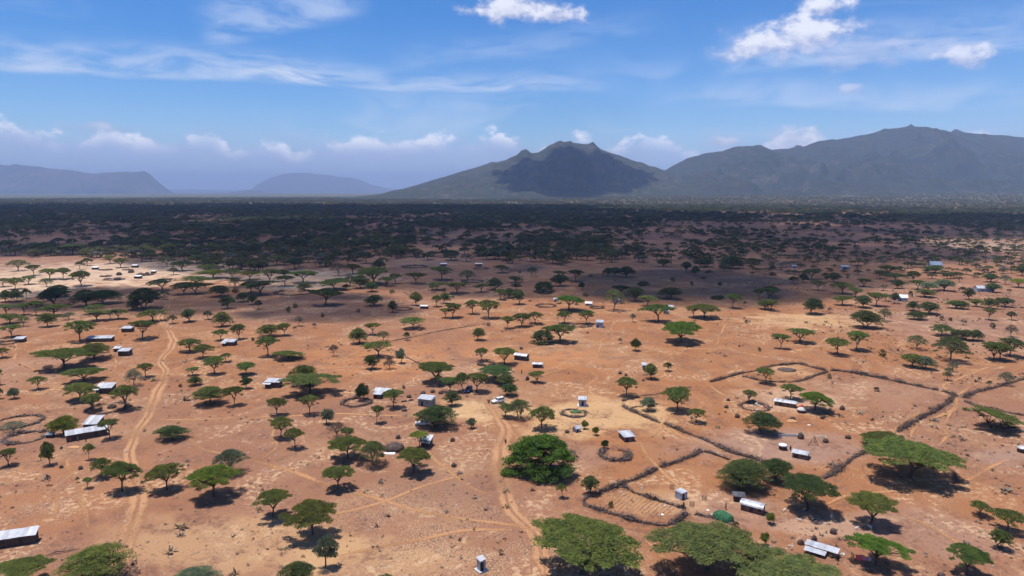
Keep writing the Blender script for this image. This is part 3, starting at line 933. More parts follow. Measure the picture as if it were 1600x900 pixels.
# trees read off the photograph tile by tile: base x, base y, crown width, height (quarter pixels), form + colour, optional lean
TILES = {
 (0, 360): """75 665 120 80 Ug;15 795 90 65 Ug;500 690 178 135 Ug;890 680 165 125 Ug;955 568 165 80 Ug;1078 582 62 55 Ug;735 555 115 70 Ug;
 690 555 75 60 Ug;605 565 145 75 Ug;590 520 130 60 Ug;300 600 115 90 Dg;340 535 160 80 Ug;430 557 95 50 Sy;60 582 142 65 Ug;150 600 80 70 So;
 225 530 92 92 Ug;150 527 90 75 Ug;40 528 130 72 Uo;345 470 190 120 Dk;540 474 170 112 Dk;655 457 195 95 Dk;905 490 210 138 Dk;835 496 100 66 Dd;
 1015 375 155 78 Ud;1028 432 60 58 So;1150 398 130 76 Ud;1225 395 150 75 Ud;1370 412 145 75 Dd;1425 488 95 78 Rd;1520 445 95 62 Dd;1582 462 70 60 Dd;
 1570 392 150 82 Ud;1185 570 100 85 Dd;1300 556 62 58 Dd;1385 600 108 96 Dg;1495 680 92 100 Ug;1380 686 95 72 Ug;1185 757 142 88 Ug;1268 795 122 90 Ug;
 1340 893 128 112 Ug;1412 822 75 58 Ug;1540 896 105 78 Ug;400 862 312 138 Ug;590 805 215 112 Dg;510 347 125 100 Ug;395 305 100 76 Ug;310 306 130 72 Ug;
 290 350 90 55 So;180 337 92 56 Uo;95 367 112 76 Ug;20 352 92 56 Uo;212 280 85 66 Ug;115 252 140 72 So;100 445 100 80 Dg;40 445 90 75 Dg;165 425 60 62 Ug;
 1085 277 75 46 Dd;1140 252 130 62 Ud;1045 226 122 72 So;755 232 92 62 Ug;690 207 82 52 Ug;545 220 72 48 Ug;500 246 62 55 So;1300 262 150 52 Uo;
 1330 300 170 60 Ul;1450 300 120 60 Uo;1470 355 80 62 So;1565 247 85 52 Ug;1230 206 120 56 Ug;1330 226 130 60 Ug;885 196 85 52 Ug;945 192 80 50 Uo;
 60 118 100 60 Uo;270 142 125 62 Ud;455 152 165 72 Ud;1230 340 190 60 Uo;1560 310 130 60 Ul;365 415 160 80 Dd;1475 390 45 35 Ld;1580 690 30 25 Lo""",
 (400, 360): """75 785 132 130 Ug;200 803 192 60 Ug;80 663 150 85 Dg;180 656 92 80 Ug;270 598 56 65 Sy;640 706 120 102 Dg;730 652 92 78 Ug;
 795 690 92 66 So;765 790 168 106 Ug;718 866 100 90 Dd;835 866 82 66 Sn;910 830 66 94 Ry;487 785 62 76 Sn;980 613 152 75 Ug;943 686 46 53 Ug;
 1392 686 90 82 Dg;1410 815 88 86 Ug;1555 836 155 112 Ug;740 470 130 72 Dd;855 512 70 76 Dd;1000 470 84 90 Dg;1128 476 70 72 Ug;1180 456 76 70 Dg;
 1185 546 80 62 Ug;1228 547 115 96 Ug;1355 521 88 90 Ug;1455 546 138 118 Ug;1570 612 85 82 Ug;1255 394 158 76 Ug;1100 386 62 62 So;1130 372 115 52 Uo;
 1412 386 90 56 Ug;1528 432 78 72 Ug;1490 372 108 78 Dd;1582 422 90 66 Dd;1000 332 130 72 Ug;1160 310 165 88 Ug;1320 322 112 80 So;1532 264 105 50 Ud;
 435 466 185 108 Ud;490 368 185 70 Ud;30 402 180 92 Ud;295 328 165 80 Ub;720 382 92 66 Dd;655 360 115 86 Dg;735 332 205 106 Ug;815 348 92 62 Uo;
 870 332 82 66 Ug;518 282 112 84 Sn;605 272 112 66 Ug;590 347 82 72 So;245 242 112 70 Ud;85 322 132 86 Uo;170 290 102 50 Dd;182 347 112 68 Uo;
 305 378 92 56 Dd;15 492 56 60 Dd;205 512 42 40 Lo;245 482 40 32 Lo;850 392 40 26 Ld;565 372 62 36 Dd;765 242 92 60 Dd;60 225 110 50 Uo;130 215 110 60 Uo;
 415 540 32 28 Lo;640 512 30 26 Ln;365 610 30 32 Sn;1180 385 30 26 Lo;1230 425 24 18 Ld;1455 598 28 26 Ld;242 630 26 34 Sn""",
 (800, 360): """1060 696 256 128 Ub;195 706 132 92 Bd;300 697 188 118 Ug;355 500 186 104 Ub;635 502 150 140 So;915 570 182 116 Ug;1200 546 190 96 Ug;
 1135 542 92 76 Ug;1375 486 98 95 Ub;845 472 112 72 Ug;770 442 112 95 Dd;680 402 118 60 Ud;990 427 160 80 Dd;820 346 62 32 Bd;200 386 150 74 Bk;
 437 368 44 46 Rd;330 580 102 82 Ug;465 586 108 92 Ug;145 586 116 82 Ug;62 602 122 92 Ug;40 462 92 96 Dd;25 372 72 42 Dd;20 326 92 44 Dd;300 348 122 78 Dd;
 395 320 112 76 Ud;300 300 112 50 Ud;125 286 66 60 So;600 286 72 56 Dd;645 287 82 62 Dd;715 293 112 72 Dd;945 226 92 52 Dd;1090 262 72 72 Dd;1145 282 62 62 Dd;
 1220 228 92 58 Dd;1230 282 52 36 Dd;1370 237 152 82 Dd;1200 305 48 20 Ld;1300 347 36 28 Ld;1005 320 36 34 Lo;1125 347 26 30 Ld;495 293 32 22 Ld;50 268 22 22 Ld;
 1285 428 86 26 Bd;1545 437 72 76 Ug;1582 492 110 66 Dg;1600 425 120 70 Ug;770 752 72 80 Rg;675 706 26 36 Sn;755 572 42 54 Sn;975 880 62 58 Ug;1455 472 22 32 Sn;
 460 412 40 20 Ld;1465 580 30 25 Lo;1545 755 26 28 Lo;640 320 20 14 Ln""",
 (1200, 360): """80 740 96 97 Ug;200 700 168 96 Ug;435 776 142 110 Ug;550 747 142 126 Ug;605 607 188 116 Dd;725 566 92 84 So;275 521 138 106 Dd;
 465 466 116 62 Ug;595 482 112 82 Dd;675 472 125 88 Ug;790 457 56 70 Dd;930 556 122 56 Dd;905 502 82 62 Dd;1005 522 150 82 Dd;1085 655 145 66 Ud;
 1140 816 202 168 So;1190 672 92 56 Dd;1240 687 102 72 Dd;1290 687 102 72 Dd;1410 811 135 118 Ug;1450 808 140 116 Ug;1510 788 145 122 Ud;1515 666 78 80 Sn;
 1380 560 82 76 Ug;1520 560 62 56 Dd;930 742 132 96 So;900 852 132 88 Ug;980 866 132 86 Dy;715 790 48 52 Lg;1150 882 66 62 Sy;1220 590 42 36 Sn;
 1085 562 42 28 Ln;1140 567 32 26 Ln;385 516 36 36 Sn;310 373 88 60 Ug;160 332 68 44 Dg;220 326 64 60 Dd;275 306 122 72 Ug;410 321 98 60 Dd;465 396 130 78 Ug;
 545 416 92 60 Ug;595 352 96 56 Ug;15 412 104 70 Ug;20 502 84 72 Ug;25 302 52 40 Dd;25 262 50 45 Dd;700 302 74 56 Ug;750 275 142 60 Ug;790 320 132 56 Ug;
 805 362 82 60 Dd;905 322 82 72 Ug;870 238 62 46 Dd;1035 266 140 52 Dd;1025 302 62 32 Ug;1120 302 62 36 Dd;935 367 92 58 Ug;1000 377 122 62 Dy;
 1100 376 125 76 Dy;985 417 125 56 Dg;895 417 32 42 Ld;1390 322 102 58 Dd;1480 337 82 60 Sy;1405 386 92 60 Dd;1215 387 48 36 Dd;1255 432 76 76 Dd;
 1175 487 110 56 Dg;1215 491 82 52 Dd;1300 476 76 52 Dg;1385 487 92 66 Dg;1430 491 62 76 So;1480 477 102 62 Dd;1195 327 36 42 Sn;1305 292 52 32 Dd;
 1375 262 72 44 So;1470 267 42 46 Sn;1565 356 100 58 Ul;1582 284 74 70 Dd;720 377 52 42 Sy;735 442 62 50 Sn;1195 217 62 52 Ug;1245 222 52 36 Ug;
 985 197 34 30 Dd;1055 207 46 32 Dd;740 172 50 42 Ug;850 188 60 30 Ug;915 190 50 30 Dg;950 232 60 32 Dg;1400 545 0 0 X;1320 140 62 52 Ug;1415 132 42 32 Ug;
 1360 166 52 42 So;1260 166 52 44 Dg;1515 232 42 36 Ug;1480 225 40 36 Sn;1400 612 42 40 Lo;495 310 20 26 Sn;1505 395 30 32 Sn;745 408 0 0 X;1350 545 0 0 X""",
 (0, 540): """520 224 228 94 Ug;910 196 102 92 Ug;838 247 126 110 Sy;500 340 205 118 Ug;580 402 140 106 Ug;785 400 152 160 Ug;240 271 98 86 Ug;92 330 72 72 Ry;
 5 242 46 100 Ug;2 332 40 70 Ug;400 556 160 126 Rl;688 581 115 126 Ug;85 545 150 82 Sy;1070 586 192 100 Dd;312 742 84 152 Rg;555 711 66 102 Ug;
 52 752 116 116 Ug;635 817 132 122 Ug;1310 366 206 128 Dg;1465 372 112 122 Ug;1205 187 84 58 Ug;1216 247 92 60 Dg;1540 182 108 82 Ug;1540 266 78 82 Rd;
 1130 260 26 26 Ln""",
 (400, 540): """300 247 166 140 Dg;338 302 312 142 Uo;130 431 120 110 Ug;335 432 118 130 Ug;155 572 142 136 Ug;245 640 118 132 Ug;440 492 88 106 Ry;
 505 572 124 104 Sn;575 602 92 94 Ug;572 708 236 146 Ug;725 746 186 166 So;752 487 84 116 Ug;675 342 96 112 Rk;860 388 132 122 Ug;985 792 220 156 Ug;
 512 895 196 150 Ug;1130 506 256 150 Dd;1022 642 116 112 Ul;1225 377 108 100 Dd;1345 516 62 66 Ry;1120 228 222 138 Ug;1142 256 60 80 So;1215 287 108 96 Ug;
 1290 282 102 122 Ug;1380 292 142 128 Ug;1500 215 206 96 Ud;1560 250 130 82 Dd;1578 312 116 82 Dd;1555 447 112 92 Uo;1045 512 0 0 X;920 268 30 24 Lo""",
 (800, 540): """870 207 98 102 Dg;160 231 98 76 Ug;715 312 136 122 Ug;1035 402 182 150 Ug;848 406 102 92 Ry;1150 482 108 95 Ug;1565 547 215 148 Dd;
 1480 357 88 84 Ug;1585 236 112 106 Ug;185 516 168 146 Ug;32 462 110 138 So;56 452 142 128 So;190 800 370 275 Bb;455 521 46 56 Rl;523 560 46 54 Rl;578 642 54 56 Rk""",
 (1200, 540): """138 336 142 104 Ug;290 407 204 126 Ub;890 826 532 250 Ug 6;705 628 226 104 Ug;1372 518 290 150 Ug 18;380 206 32 36 Lo;680 287 42 32 Ln;
 1380 262 42 46 So;1485 250 92 92 Sy;1320 232 26 40 Sn;1120 217 62 58 So;1130 185 60 50 So;1245 690 26 16 Ln;60 502 44 24 Ln;440 434 22 14 Ln;655 470 22 20 Ln;
 1240 402 60 16 Lo""",
 (0, 675): """762 372 196 196 Ug;1045 361 198 176 Ug;1335 404 300 212 Ub;1440 262 198 168 Sy;595 945 430 258 Dg;105 985 370 205 Ug;1210 985 300 158 Dy;
 303 333 34 74 Sn;548 352 60 72 Ug;485 317 26 40 So;890 340 30 40 Sn;1180 200 0 0 X""",
 (400, 675): """107 532 210 176 Ug;355 642 308 218 Ug;435 847 130 204 Ry;265 965 222 168 Dd;810 912 90 32 Lo;1530 765 36 34 Sn""",
 (800, 675): """490 388 116 124 Dd;317 412 66 92 Ug;440 885 650 352 Ug;1215 862 570 300 Uo;1455 342 346 196 Dd;622 472 44 46 Lo;1582 712 62 84 Rl;1400 590 46 36 Lo""",
 (1200, 675): """53 307 208 156 Dd;248 482 332 220 Ud;645 572 260 202 Ug;670 836 304 196 Ub;1243 892 252 192 Ug;1322 522 122 98 Ug;1500 617 180 142 Ug;1450 732 122 132 Dg;
 15 575 66 80 Rl;120 1015 600 262 Uo""",
}
TREES = []          # root, photo x, photo y, width px, form, hue
for (tx, ty), txt in TILES.items():
    for item in txt.split(';'):
        f_ = item.split()
        if len(f_) < 5 or f_[4] == 'X':
            continue
        bx, by, w, h = (float(q) for q in f_[:4])
        TREES.append((tx + bx / 4, ty + by / 4, w / 4, h / 4, f_[4][0], f_[4][1], float(f_[5]) if len(f_) > 5 else 0.0))


ACACIAS = sorted((r for r in TREES if r[4] in 'UDS'), key=lambda r: -r[2] * r[3])
FAR_EXTRA = ACACIAS[305:]            # the smallest, far back: part of the woodland mass
_far = set(map(id, FAR_EXTRA))
TREES = [r for r in TREES if id(r) not in _far]


def place_tree(i, u, v, w, h, form, hue, lean):
    rng = random.Random(1000 + i * 31 + int(u))
    x, y, t = G(u, v)
    dep = math.atan2(CAM_H, math.hypot(x, y))
    R = 0.545 * w / FPX * t
    hm = h / FPX * t
    H = (hm - 0.62 * R * math.sin(dep)) / math.cos(dep)
    H = max(H, R * (0.45 if form in 'UDBL' else 1.3 if form == 'R' else 0.8))
    if form in 'UDSB' and w > 46:
        key = {'U': 'UH', 'D': 'DH', 'S': 'SH', 'B': 'BH'}[form] + str(0 if form == 'B' else rng.randrange(6))
    else:
        key = form + str(rng.randrange(NPROTO[form]))
    name = {'L': 'shrub', 'B': 'thicket'}.get(form, 'acacia_tree' if form in 'UDS' else 'tree')
    root = empty(name, (x, y, 0.0))
    cr, tk, tkp = PROTO[key]
    rz = rng.uniform(0, 6.283)
    q = rng.uniform(0.88, 1.13)
    bark = tkp if (tkp and hue in 'yno') else tk
    tr = obj('trunk', bark, root, (0, 0, 0), (0, 0, rz), (R * q, R / q, H))
    ta = R_(lean)
    c_ = obj('crown', cr, root, (0, 0, 0), (0, 0, rz), (R * q, R / q, H))
    if lean:
        # the crown slopes down to one side about its middle
        M_ = Matrix.Translation((0, 0, H * 0.75)) @ Matrix.Rotation(ta, 4, 'Y') @ Matrix.Translation((R * (0.0 if lean < 12 else 0.35), 0, -H * 0.75))
        for o_ in (c_, tr) if lean >= 12 else (c_,):
            o_.matrix_basis = M_ @ o_.matrix_basis
        if lean >= 12:
            tr.location.z -= H * 0.25
    if not lean:
        tl = (rng.gauss(0, R_(3.5)), rng.gauss(0, R_(3.5)), rz)
        c_.rotation_euler = tr.rotation_euler = tl
    b = HUE[hue]
    k = rng.uniform(0.80, 1.2)
    c_.color = (b[0] * k * (rng.uniform(.88, 1.16) if hue in 'gdb' else 1.0), b[1] * k, b[2] * k, 1)
    return root


TREE_OBJS = []
for i_, rec in enumerate(TREES):
    TREE_OBJS.append((place_tree(i_, *rec), rec))
print('TREES', len(TREES))


# ------------------------------------------------------------------ tracks and footpaths
def path_material(name, colr, twin):
    m, b, bs, out = material(name, 0.95, 0.05)
    uv = b.n('ShaderNodeUVMap')
    uv.uv_map = 'UVMap'
    a_, l_, _z = b.sep(uv.outputs[0])
    gp = b.n('ShaderNodeNewGeometry').outputs['Position']
    n1 = b.noise(gp, 0.35, 4.0, 0.6)
    n2 = b.noise(gp, 0.05, 3.0, 0.5)
    n3 = b.noise(gp, 2.2, 3.0, 0.6)
    d = b.add(b.m('ABSOLUTE', b.sub(a_, 0.5)), b.mul(b.sub(n1, 0.5), 0.34))
    mask = b.ss(d, 0.40, 0.16)
    if twin:
        mid = b.ss(b.m('ABSOLUTE', b.add(b.sub(a_, 0.5), b.mul(b.sub(n1, 0.5), 0.10))), 0.02, 0.09)
        mask = b.mul(mask, b.add(0.45, b.mul(mid, 0.55)))
    mask = b.mul(mask, b.ss(b.add(n2, b.mul(b.sub(n3, 0.5), 0.5)), 0.28, 0.60, 0.5 if twin else 0.34, 1.0 if twin else 0.9))
    cc = b.mix(b.ss(n3, 0.35, 0.65), tuple(x * 0.88 for x in colr), tuple(x * 1.08 for x in colr))
    b.put(bs.inputs['Base Color'], cc)
    tr = b.n('ShaderNodeBsdfTransparent')
    mx = b.n('ShaderNodeMixShader')
    b.put(mx.inputs[0], mask)
    b.t.links.new(tr.outputs[0], mx.inputs[1])
    b.t.links.new(bs.outputs[0], mx.inputs[2])
    b.t.links.new(mx.outputs[0], out.inputs['Surface'])
    return m


M_TRACK = path_material('track_dust', (0.405, 0.215, 0.112), True)
M_FOOT = path_material('footpath_dust', (0.42, 0.218, 0.105), False)


def smooth_line(pts, step):
    """Catmull-Rom through ground points, resampled"""
    P_ = [np.array(p, float) for p in pts]
    P_ = [2 * P_[0] - P_[1]] + P_ + [2 * P_[-1] - P_[-2]]
    out = []
    for i in range(1, len(P_) - 2):
        p0, p1, p2, p3 = P_[i - 1:i + 3]
        n = max(2, int(np.linalg.norm(p2 - p1) / step))
        for k in range(n):
            t = k / n
            out.append(0.5 * ((2 * p1) + (-p0 + p2) * t + (2 * p0 - 5 * p1 + 4 * p2 - p3) * t * t + (-p0 + 3 * p1 - 3 * p2 + p3) * t ** 3))
    out.append(P_[-2])
    return out


N_PATH = [0]


def ribbon(name, label, px, width, mat):
    pts = smooth_line([G(u, v)[:2] for u, v in px], 2.0)
    N_PATH[0] += 1
    z = 0.012 + 0.004 * N_PATH[0]
    rng = random.Random(N_PATH[0])
    V, F, UV = [], [], []
    L = 0.0
    ph = rng.uniform(0, 6)
    for i, p in enumerate(pts):
        d = pts[min(i + 1, len(pts) - 1)] - pts[max(i - 1, 0)]
        d = d / (np.linalg.norm(d) + 1e-9)
        nrm = np.array([-d[1], d[0]])
        wob = 0.35 * math.sin(L * 0.11 + ph) + 0.2 * math.sin(L * 0.31 + ph * 2)
        w = width * (0.9 + 0.15 * math.sin(L * 0.07 + ph * 3)) * 0.85
        e = min(1.0, 0.25 + min(i, len(pts) - 1 - i) * 0.25)
        q = p + nrm * wob * min(1, width)
        for s in (-1, 1):
            V.append((q[0] + nrm[0] * s * w * e, q[1] + nrm[1] * s * w * e, z))
            UV.append((0.5 + 0.5 * s, L))
        L += 2.0
    F = [(2 * i, 2 * i + 2, 2 * i + 3, 2 * i + 1) for i in range(len(pts) - 1)]
    F = [tuple(reversed(f)) for f in F]
    me = mesh_from(name, V, F, [mat])
    uvl = me.uv_layers.new(name='UVMap')
    for li, lp in enumerate(me.loops):
        uvl.data[li].uv = UV[lp.vertex_index]
    tag(obj(name, me), label, kind='structure')


ribbon('track', 'dusty two-rut vehicle track winding past the long iron-roofed house',
       [(268, 462), (262, 478), (252, 492), (254, 506), (266, 520), (271, 532), (262, 549), (252, 563), (258, 578), (254, 594), (245, 616),
        (236, 640), (222, 660), (210, 680), (205, 706), (207, 732), (211, 760), (213, 785), (207, 812), (196, 842), (190, 872), (187, 905)], 4.4, M_TRACK)
ribbon('track', 'dusty two-rut vehicle track running down from the sandy clearing',
       [(760, 628), (778, 650), (790, 676), (784, 700), (782, 722), (783, 748), (788, 775), (798, 797), (814, 815), (832, 832), (846, 856), (856, 905)], 5.0, M_TRACK)
FOOT = [
    [(238, 655), (290, 656), (350, 654), (420, 652), (470, 649), (530, 647), (600, 649), (670, 650), (730, 646)],
    [(262, 672), (285, 680), (302, 692), (320, 702), (352, 708), (400, 720), (440, 732), (500, 754), (560, 771), (605, 782), (660, 799), (720, 810), (780, 818), (840, 831)],
    [(424, 818), (480, 808), (540, 798), (600, 784), (660, 760), (720, 745), (780, 730)],
    [(668, 700), (684, 722), (708, 742), (735, 762), (770, 778)],
    [(520, 870), (590, 856), (650, 844), (720, 828), (800, 829)],
    [(935, 557), (975, 552), (1050, 546), (1125, 545), (1200, 543), (1290, 534)],
    [(962, 500), (955, 514), (957, 523), (941, 531), (935, 555), (916, 566), (922, 580), (935, 589), (922, 600), (916, 616), (914, 630)],
    [(1140, 495), (1124, 524), (1122, 537), (1100, 545)],
    [(1312, 490), (1310, 502), (1313, 515), (1288, 531), (1275, 540), (1238, 557), (1236, 568)],
    [(1570, 566), (1500, 590), (1476, 600), (1478, 608), (1495, 620), (1488, 640), (1450, 657), (1430, 670), (1423, 683)],
    [(1488, 640), (1476, 662), (1482, 680), (1468, 694)],
    [(1495, 620), (1520, 603), (1560, 588), (1602, 575)],
    [(1486, 766), (1520, 748), (1545, 733), (1580, 718)],
    [(1400, 800), (1450, 822), (1500, 850), (1560, 880)],
    [(1102, 599), (1132, 617), (1160, 625), (1180, 634)],
    [(1036, 662), (1070, 685), (1115, 700), (1180, 712)],
    [(1000, 690), (1025, 728), (1050, 752), (1072, 772)],
    [(1050, 560), (1062, 578), (1085, 592), (1104, 598)],
    [(1000, 560), (1050, 553), (1035, 562), (985, 580)],
    [(24, 535), (25, 562), (45, 572), (58, 585)],
    [(92, 755), (88, 782), (83, 815)],
    [(106, 718), (118, 750), (126, 790), (139, 825)],
    [(285, 520), (330, 512), (400, 508), (470, 506), (540, 500), (620, 496)],
    [(500, 575), (540, 560), (600, 535), (660, 520), (760, 508), (860, 520)],
    [(1060, 640), (1042, 660), (1020, 680)],
    [(1005, 845), (1030, 868), (1062, 905)],
    [(1350, 690), (1372, 700), (1412, 660), (1460, 640)],
    [(1290, 790), (1330, 772), (1400, 768), (1490, 766)],
    [(180, 560), (178, 580), (160, 590), (168, 605)],
    [(1330, 512), (1370, 505), (1440, 498), (1500, 500)],
    [(405, 722), (430, 700), (425, 680), (445, 655)],
    [(820, 600), (850, 585), (880, 578), (916, 566)],
]
for i_, q_ in enumerate(FOOT):
    ribbon('path', 'narrow trodden footpath of pale orange dust', q_, 1.3 if i_ not in (0, 1, 5, 9) else 1.7, M_FOOT)

# ------------------------------------------------------------------ thorn-brush fences and pens
M_BRUSH = plain('thorn_brush', (0.21, 0.155, 0.128), 0.35, 1.5, 0.95, col2=(0.36, 0.275, 0.220))
M_BRUSH_CORE = plain('brush_core', (0.095, 0.066, 0.054), 0.4, 2.0, 0.95)


def brush_mesh(pts, wid, hgt, rng, per_m=34):
    """lumpy core and loose twigs along a line of ground points relative to the origin"""
    core = MB()
    n = len(pts)
    ctrl = [rng.uniform(.45, 1.5) for _ in range(n // 4 + 3)]
    fac = []
    for i in range(n):
        q = i / 4.0
        f = q - int(q)
        f = f * f * (3 - 2 * f)
        fac.append(ctrl[int(q)] * (1 - f) + ctrl[int(q) + 1] * f)
    ring = 7
    for i, p in enumerate(pts):
        d = np.array(pts[min(i + 1, n - 1)]) - np.array(pts[max(i - 1, 0)])
        d = d / (np.linalg.norm(d) + 1e-9)
        nx, ny = -d[1], d[0]
        e = 0.35 if i in (0, n - 1) else rng.uniform(.6, 1.0) * fac[i]
        if rng.random() < .10: e *= rng.uniform(.25, .6)
        off = rng.gauss(0, .10) * wid
        p = (p[0] - d[1] * off, p[1] + d[0] * off)
        for j in range(ring):
            a = math.pi * j / (ring - 1)
            q = rng.uniform(0.6, 0.95) * e
            core.V.append((p[0] + nx * math.cos(a) * wid * 0.46 * q, p[1] + ny * math.cos(a) * wid * 0.46 * q, -0.05 if j in (0, ring - 1) else math.sin(a) * hgt * 0.8 * q))
    for i in range(n - 1):
        for j in range(ring - 1):
            core.F.append((i * ring + j, i * ring + j + 1, (i + 1) * ring + j + 1, (i + 1) * ring + j))
    V, F = [], []
    for i in range(n - 1):
        a, b_ = np.array(pts[i]), np.array(pts[i + 1])
        L = np.linalg.norm(b_ - a)
        if L < 1e-6: continue
        d = (b_ - a) / L
        k = max(1, int(L * per_m * fac[i]))
        for q in range(k):
            t = rng.random()
            s = max(-1.35, min(1.35, rng.gauss(0, .55)))
            c0 = a + (b_ - a) * t + np.array([-d[1], d[0]]) * s * wid * 0.5 * fac[i]
            z0 = rng.random() * hgt * min(1.2, fac[i]) * max(.1, 1.0 - 0.6 * s * s)
            dr = np.array([rng.gauss(0, 1), rng.gauss(0, 1), rng.gauss(0.25, .7)])
            dr /= np.linalg.norm(dr)
            ln = rng.uniform(0.3, 1.0) * min(1.3, hgt)
            tip = np.array([c0[0], c0[1], z0]) + dr * ln
            tip[2] = max(tip[2], 0.02)
            w = np.cross(dr, [0.3, 0.5, 0.8]) * rng.uniform(0.035, 0.075)
            bpt = np.array([c0[0], c0[1], z0]) - dr * ln * 0.3
            bpt[2] = max(bpt[2], 0.0)
            o = len(V)
            V += [tuple(bpt - w), tuple(bpt + w), tuple(tip)]
            F.append((o, o + 1, o + 2))
    return core, V, F


def brush_thing(name, label, cat, world_pts, wid, hgt, seed, group=None, per_m=34):
    rng = random.Random(seed)
    c = np.mean(np.array(world_pts), 0)
    rel = [(p[0] - c[0], p[1] - c[1]) for p in world_pts]
    core, V, F = brush_mesh(rel, wid, hgt, rng, per_m)
    root = empty(name, (c[0], c[1], 0))
    core.build('brush_core', M_BRUSH_CORE, root)
    obj('twigs', mesh_from('twigs', V, F, [M_BRUSH]), root)
    return tag(root, label, cat, group)


def fence(label, px, wid=1.35, hgt=1.15, seed=1, step=0.8, per_m=34):
    wid, hgt, per_m = wid * 1.28, hgt * 1.15, per_m * 1.3
    rng = random.Random(seed)
    pts = smooth_line([G(u, v)[:2] for u, v in px], step)
    pts = [(p[0] + rng.gauss(0, .10), p[1] + rng.gauss(0, .10)) for p in pts]
    return brush_thing('thorn_fence', label, 'fence', pts, wid, hgt, seed, per_m=per_m)


def pen(label, u, v, wpx, wid=1.1, hgt=1.1, gap=None, seed=1, squash=1.0, name='thorn_pen', per_m=30):
    """a ring of cut thorn brush; gap = (start, end) in degrees left open"""
    x, y, t = G(u, v)
    r = 0.5 * wpx / FPX * t
    a0, a1 = (0, 360) if gap is None else (gap[1], gap[0] + 360)
    n = max(14, int(2 * math.pi * r / 0.8))
    rng = random.Random(seed)
    pts = []
    for i in range(n + 1):
        a = R_(a0 + (a1 - a0) * i / n)
        q = r * (1 + rng.gauss(0, 0.045))
        pts.append((x + q * math.cos(a), y + q * math.sin(a) * squash))
    return brush_thing(name, label, 'pen', pts, min(wid * 1.45, r * .62), hgt, seed, per_m=per_m * 1.25)


fence('dark thorn-brush fence running diagonally beside the sandy clearing', [(973, 634), (982, 640), (1005, 650), (1031, 661)], seed=11)
fence('long straight thorn-brush fence between the clearing and the ashy compound', [(1037, 662), (1070, 676), (1107, 690), (1135, 704), (1160, 712), (1185, 719), (1212, 736), (1240, 746)], 1.5, 1.2, 12)
fence('broken thorn-brush fence climbing from the hut compound towards the great acacia', [(1286, 748), (1307, 737), (1325, 722), (1340, 712), (1356, 704)], 1.6, 1.2, 13)
fence('thick thorn-brush fence beside the footpath behind the great leaning acacia', [(1402, 675), (1432, 657), (1465, 640), (1487, 625), (1489, 617), (1470, 611)], 1.8, 1.3, 14)
fence('long grey thorn-brush fence closing the far side of the stony field', [(1466, 610), (1450, 607), (1412, 599), (1380, 592), (1350, 586), (1320, 581), (1297, 579)], 1.5, 1.3, 15)
fence('curving thorn-brush fence round the small yard behind the stony field', [(1294, 581), (1275, 587), (1247, 596), (1215, 597), (1185, 594), (1160, 588)], 1.3, 1.0, 16)
fence('faint thorn-brush fence along the back of the small far yard', [(1110, 597), (1132, 591), (1157, 584), (1184, 579), (1207, 572), (1232, 570), (1250, 569), (1272, 575), (1290, 579)], 1.2, 1.0, 17)
fence('low scattered brush line between two acacias in the orange field', [(1000, 619), (1032, 615), (1060, 609), (1080, 605)], 0.7, 0.45, 18, per_m=16)
fence('thorn-brush fence forming the upper side of the front compound', [(1097, 704), (1082, 713), (1057, 722), (1035, 729), (1031, 731)], 1.4, 1.2, 19)
fence('thin thorn-brush fence running on behind the dark spreading acacia', [(1099, 705), (1112, 709), (1126, 714), (1140, 719)], 0.8, 0.8, 20)
fence('bushy thorn-brush fence enclosing the ploughed garden plot',
      [(1028, 733), (1010, 741), (990, 750), (970, 757), (950, 765), (925, 775), (913, 781), (912, 788), (930, 795), (962, 805), (990, 814), (1025, 820),
       (1045, 820), (1062, 812), (1074, 802)], 1.35, 1.2, 21, 0.7, 42)
fence('thorn-brush fence along the upper edge of the ploughed garden plot', [(971, 759), (990, 769), (1015, 778), (1040, 786), (1060, 792), (1071, 794)], 1.25, 1.1, 22, 0.7, 42)
fence('grey thorn-brush fence spreading beside the path junction', [(1506, 622), (1525, 613), (1550, 607), (1570, 601), (1602, 592)], 1.7, 1.1, 23)
fence('thin low thorn-brush fence sloping away below the path junction', [(1506, 627), (1522, 633), (1545, 638), (1575, 645), (1602, 650)], 0.8, 0.7, 24)
fence('short curved brush bank beside the shadow of the great leaning acacia', [(1483, 733), (1492, 742), (1495, 750), (1488, 757)], 0.9, 0.6, 25)
fence('short dark brush bank beside the huge dense thicket', [(889, 704), (897, 709), (903, 716)], 1.2, 0.7, 26)
fence('low dark brush line crossing the orange field among small acacias', [(612, 533), (640, 528), (680, 519), (720, 512), (762, 506)], 0.9, 0.5, 27, 1.2, 14)
fence('low dark brush line sloping past the bare brown bushes', [(610, 545), (625, 553), (640, 561), (655, 568)], 0.9, 0.5, 28, 1.0, 14)
fence('thick thorn bank heaped beside the green tarpaulin hut', [(1086, 803), (1098, 806), (1108, 808), (1116, 811)], 1.6, 0.8, 29, 0.6, 40)
fence('brown thorn bank on the upper side of the small square garden', [(972, 627), (982, 624), (998, 621)], 1.5, 1.0, 30)
fence('brown thorn bank on the lower side of the small square garden', [(986, 638), (995, 636), (1006, 636)], 1.2, 0.9, 31)

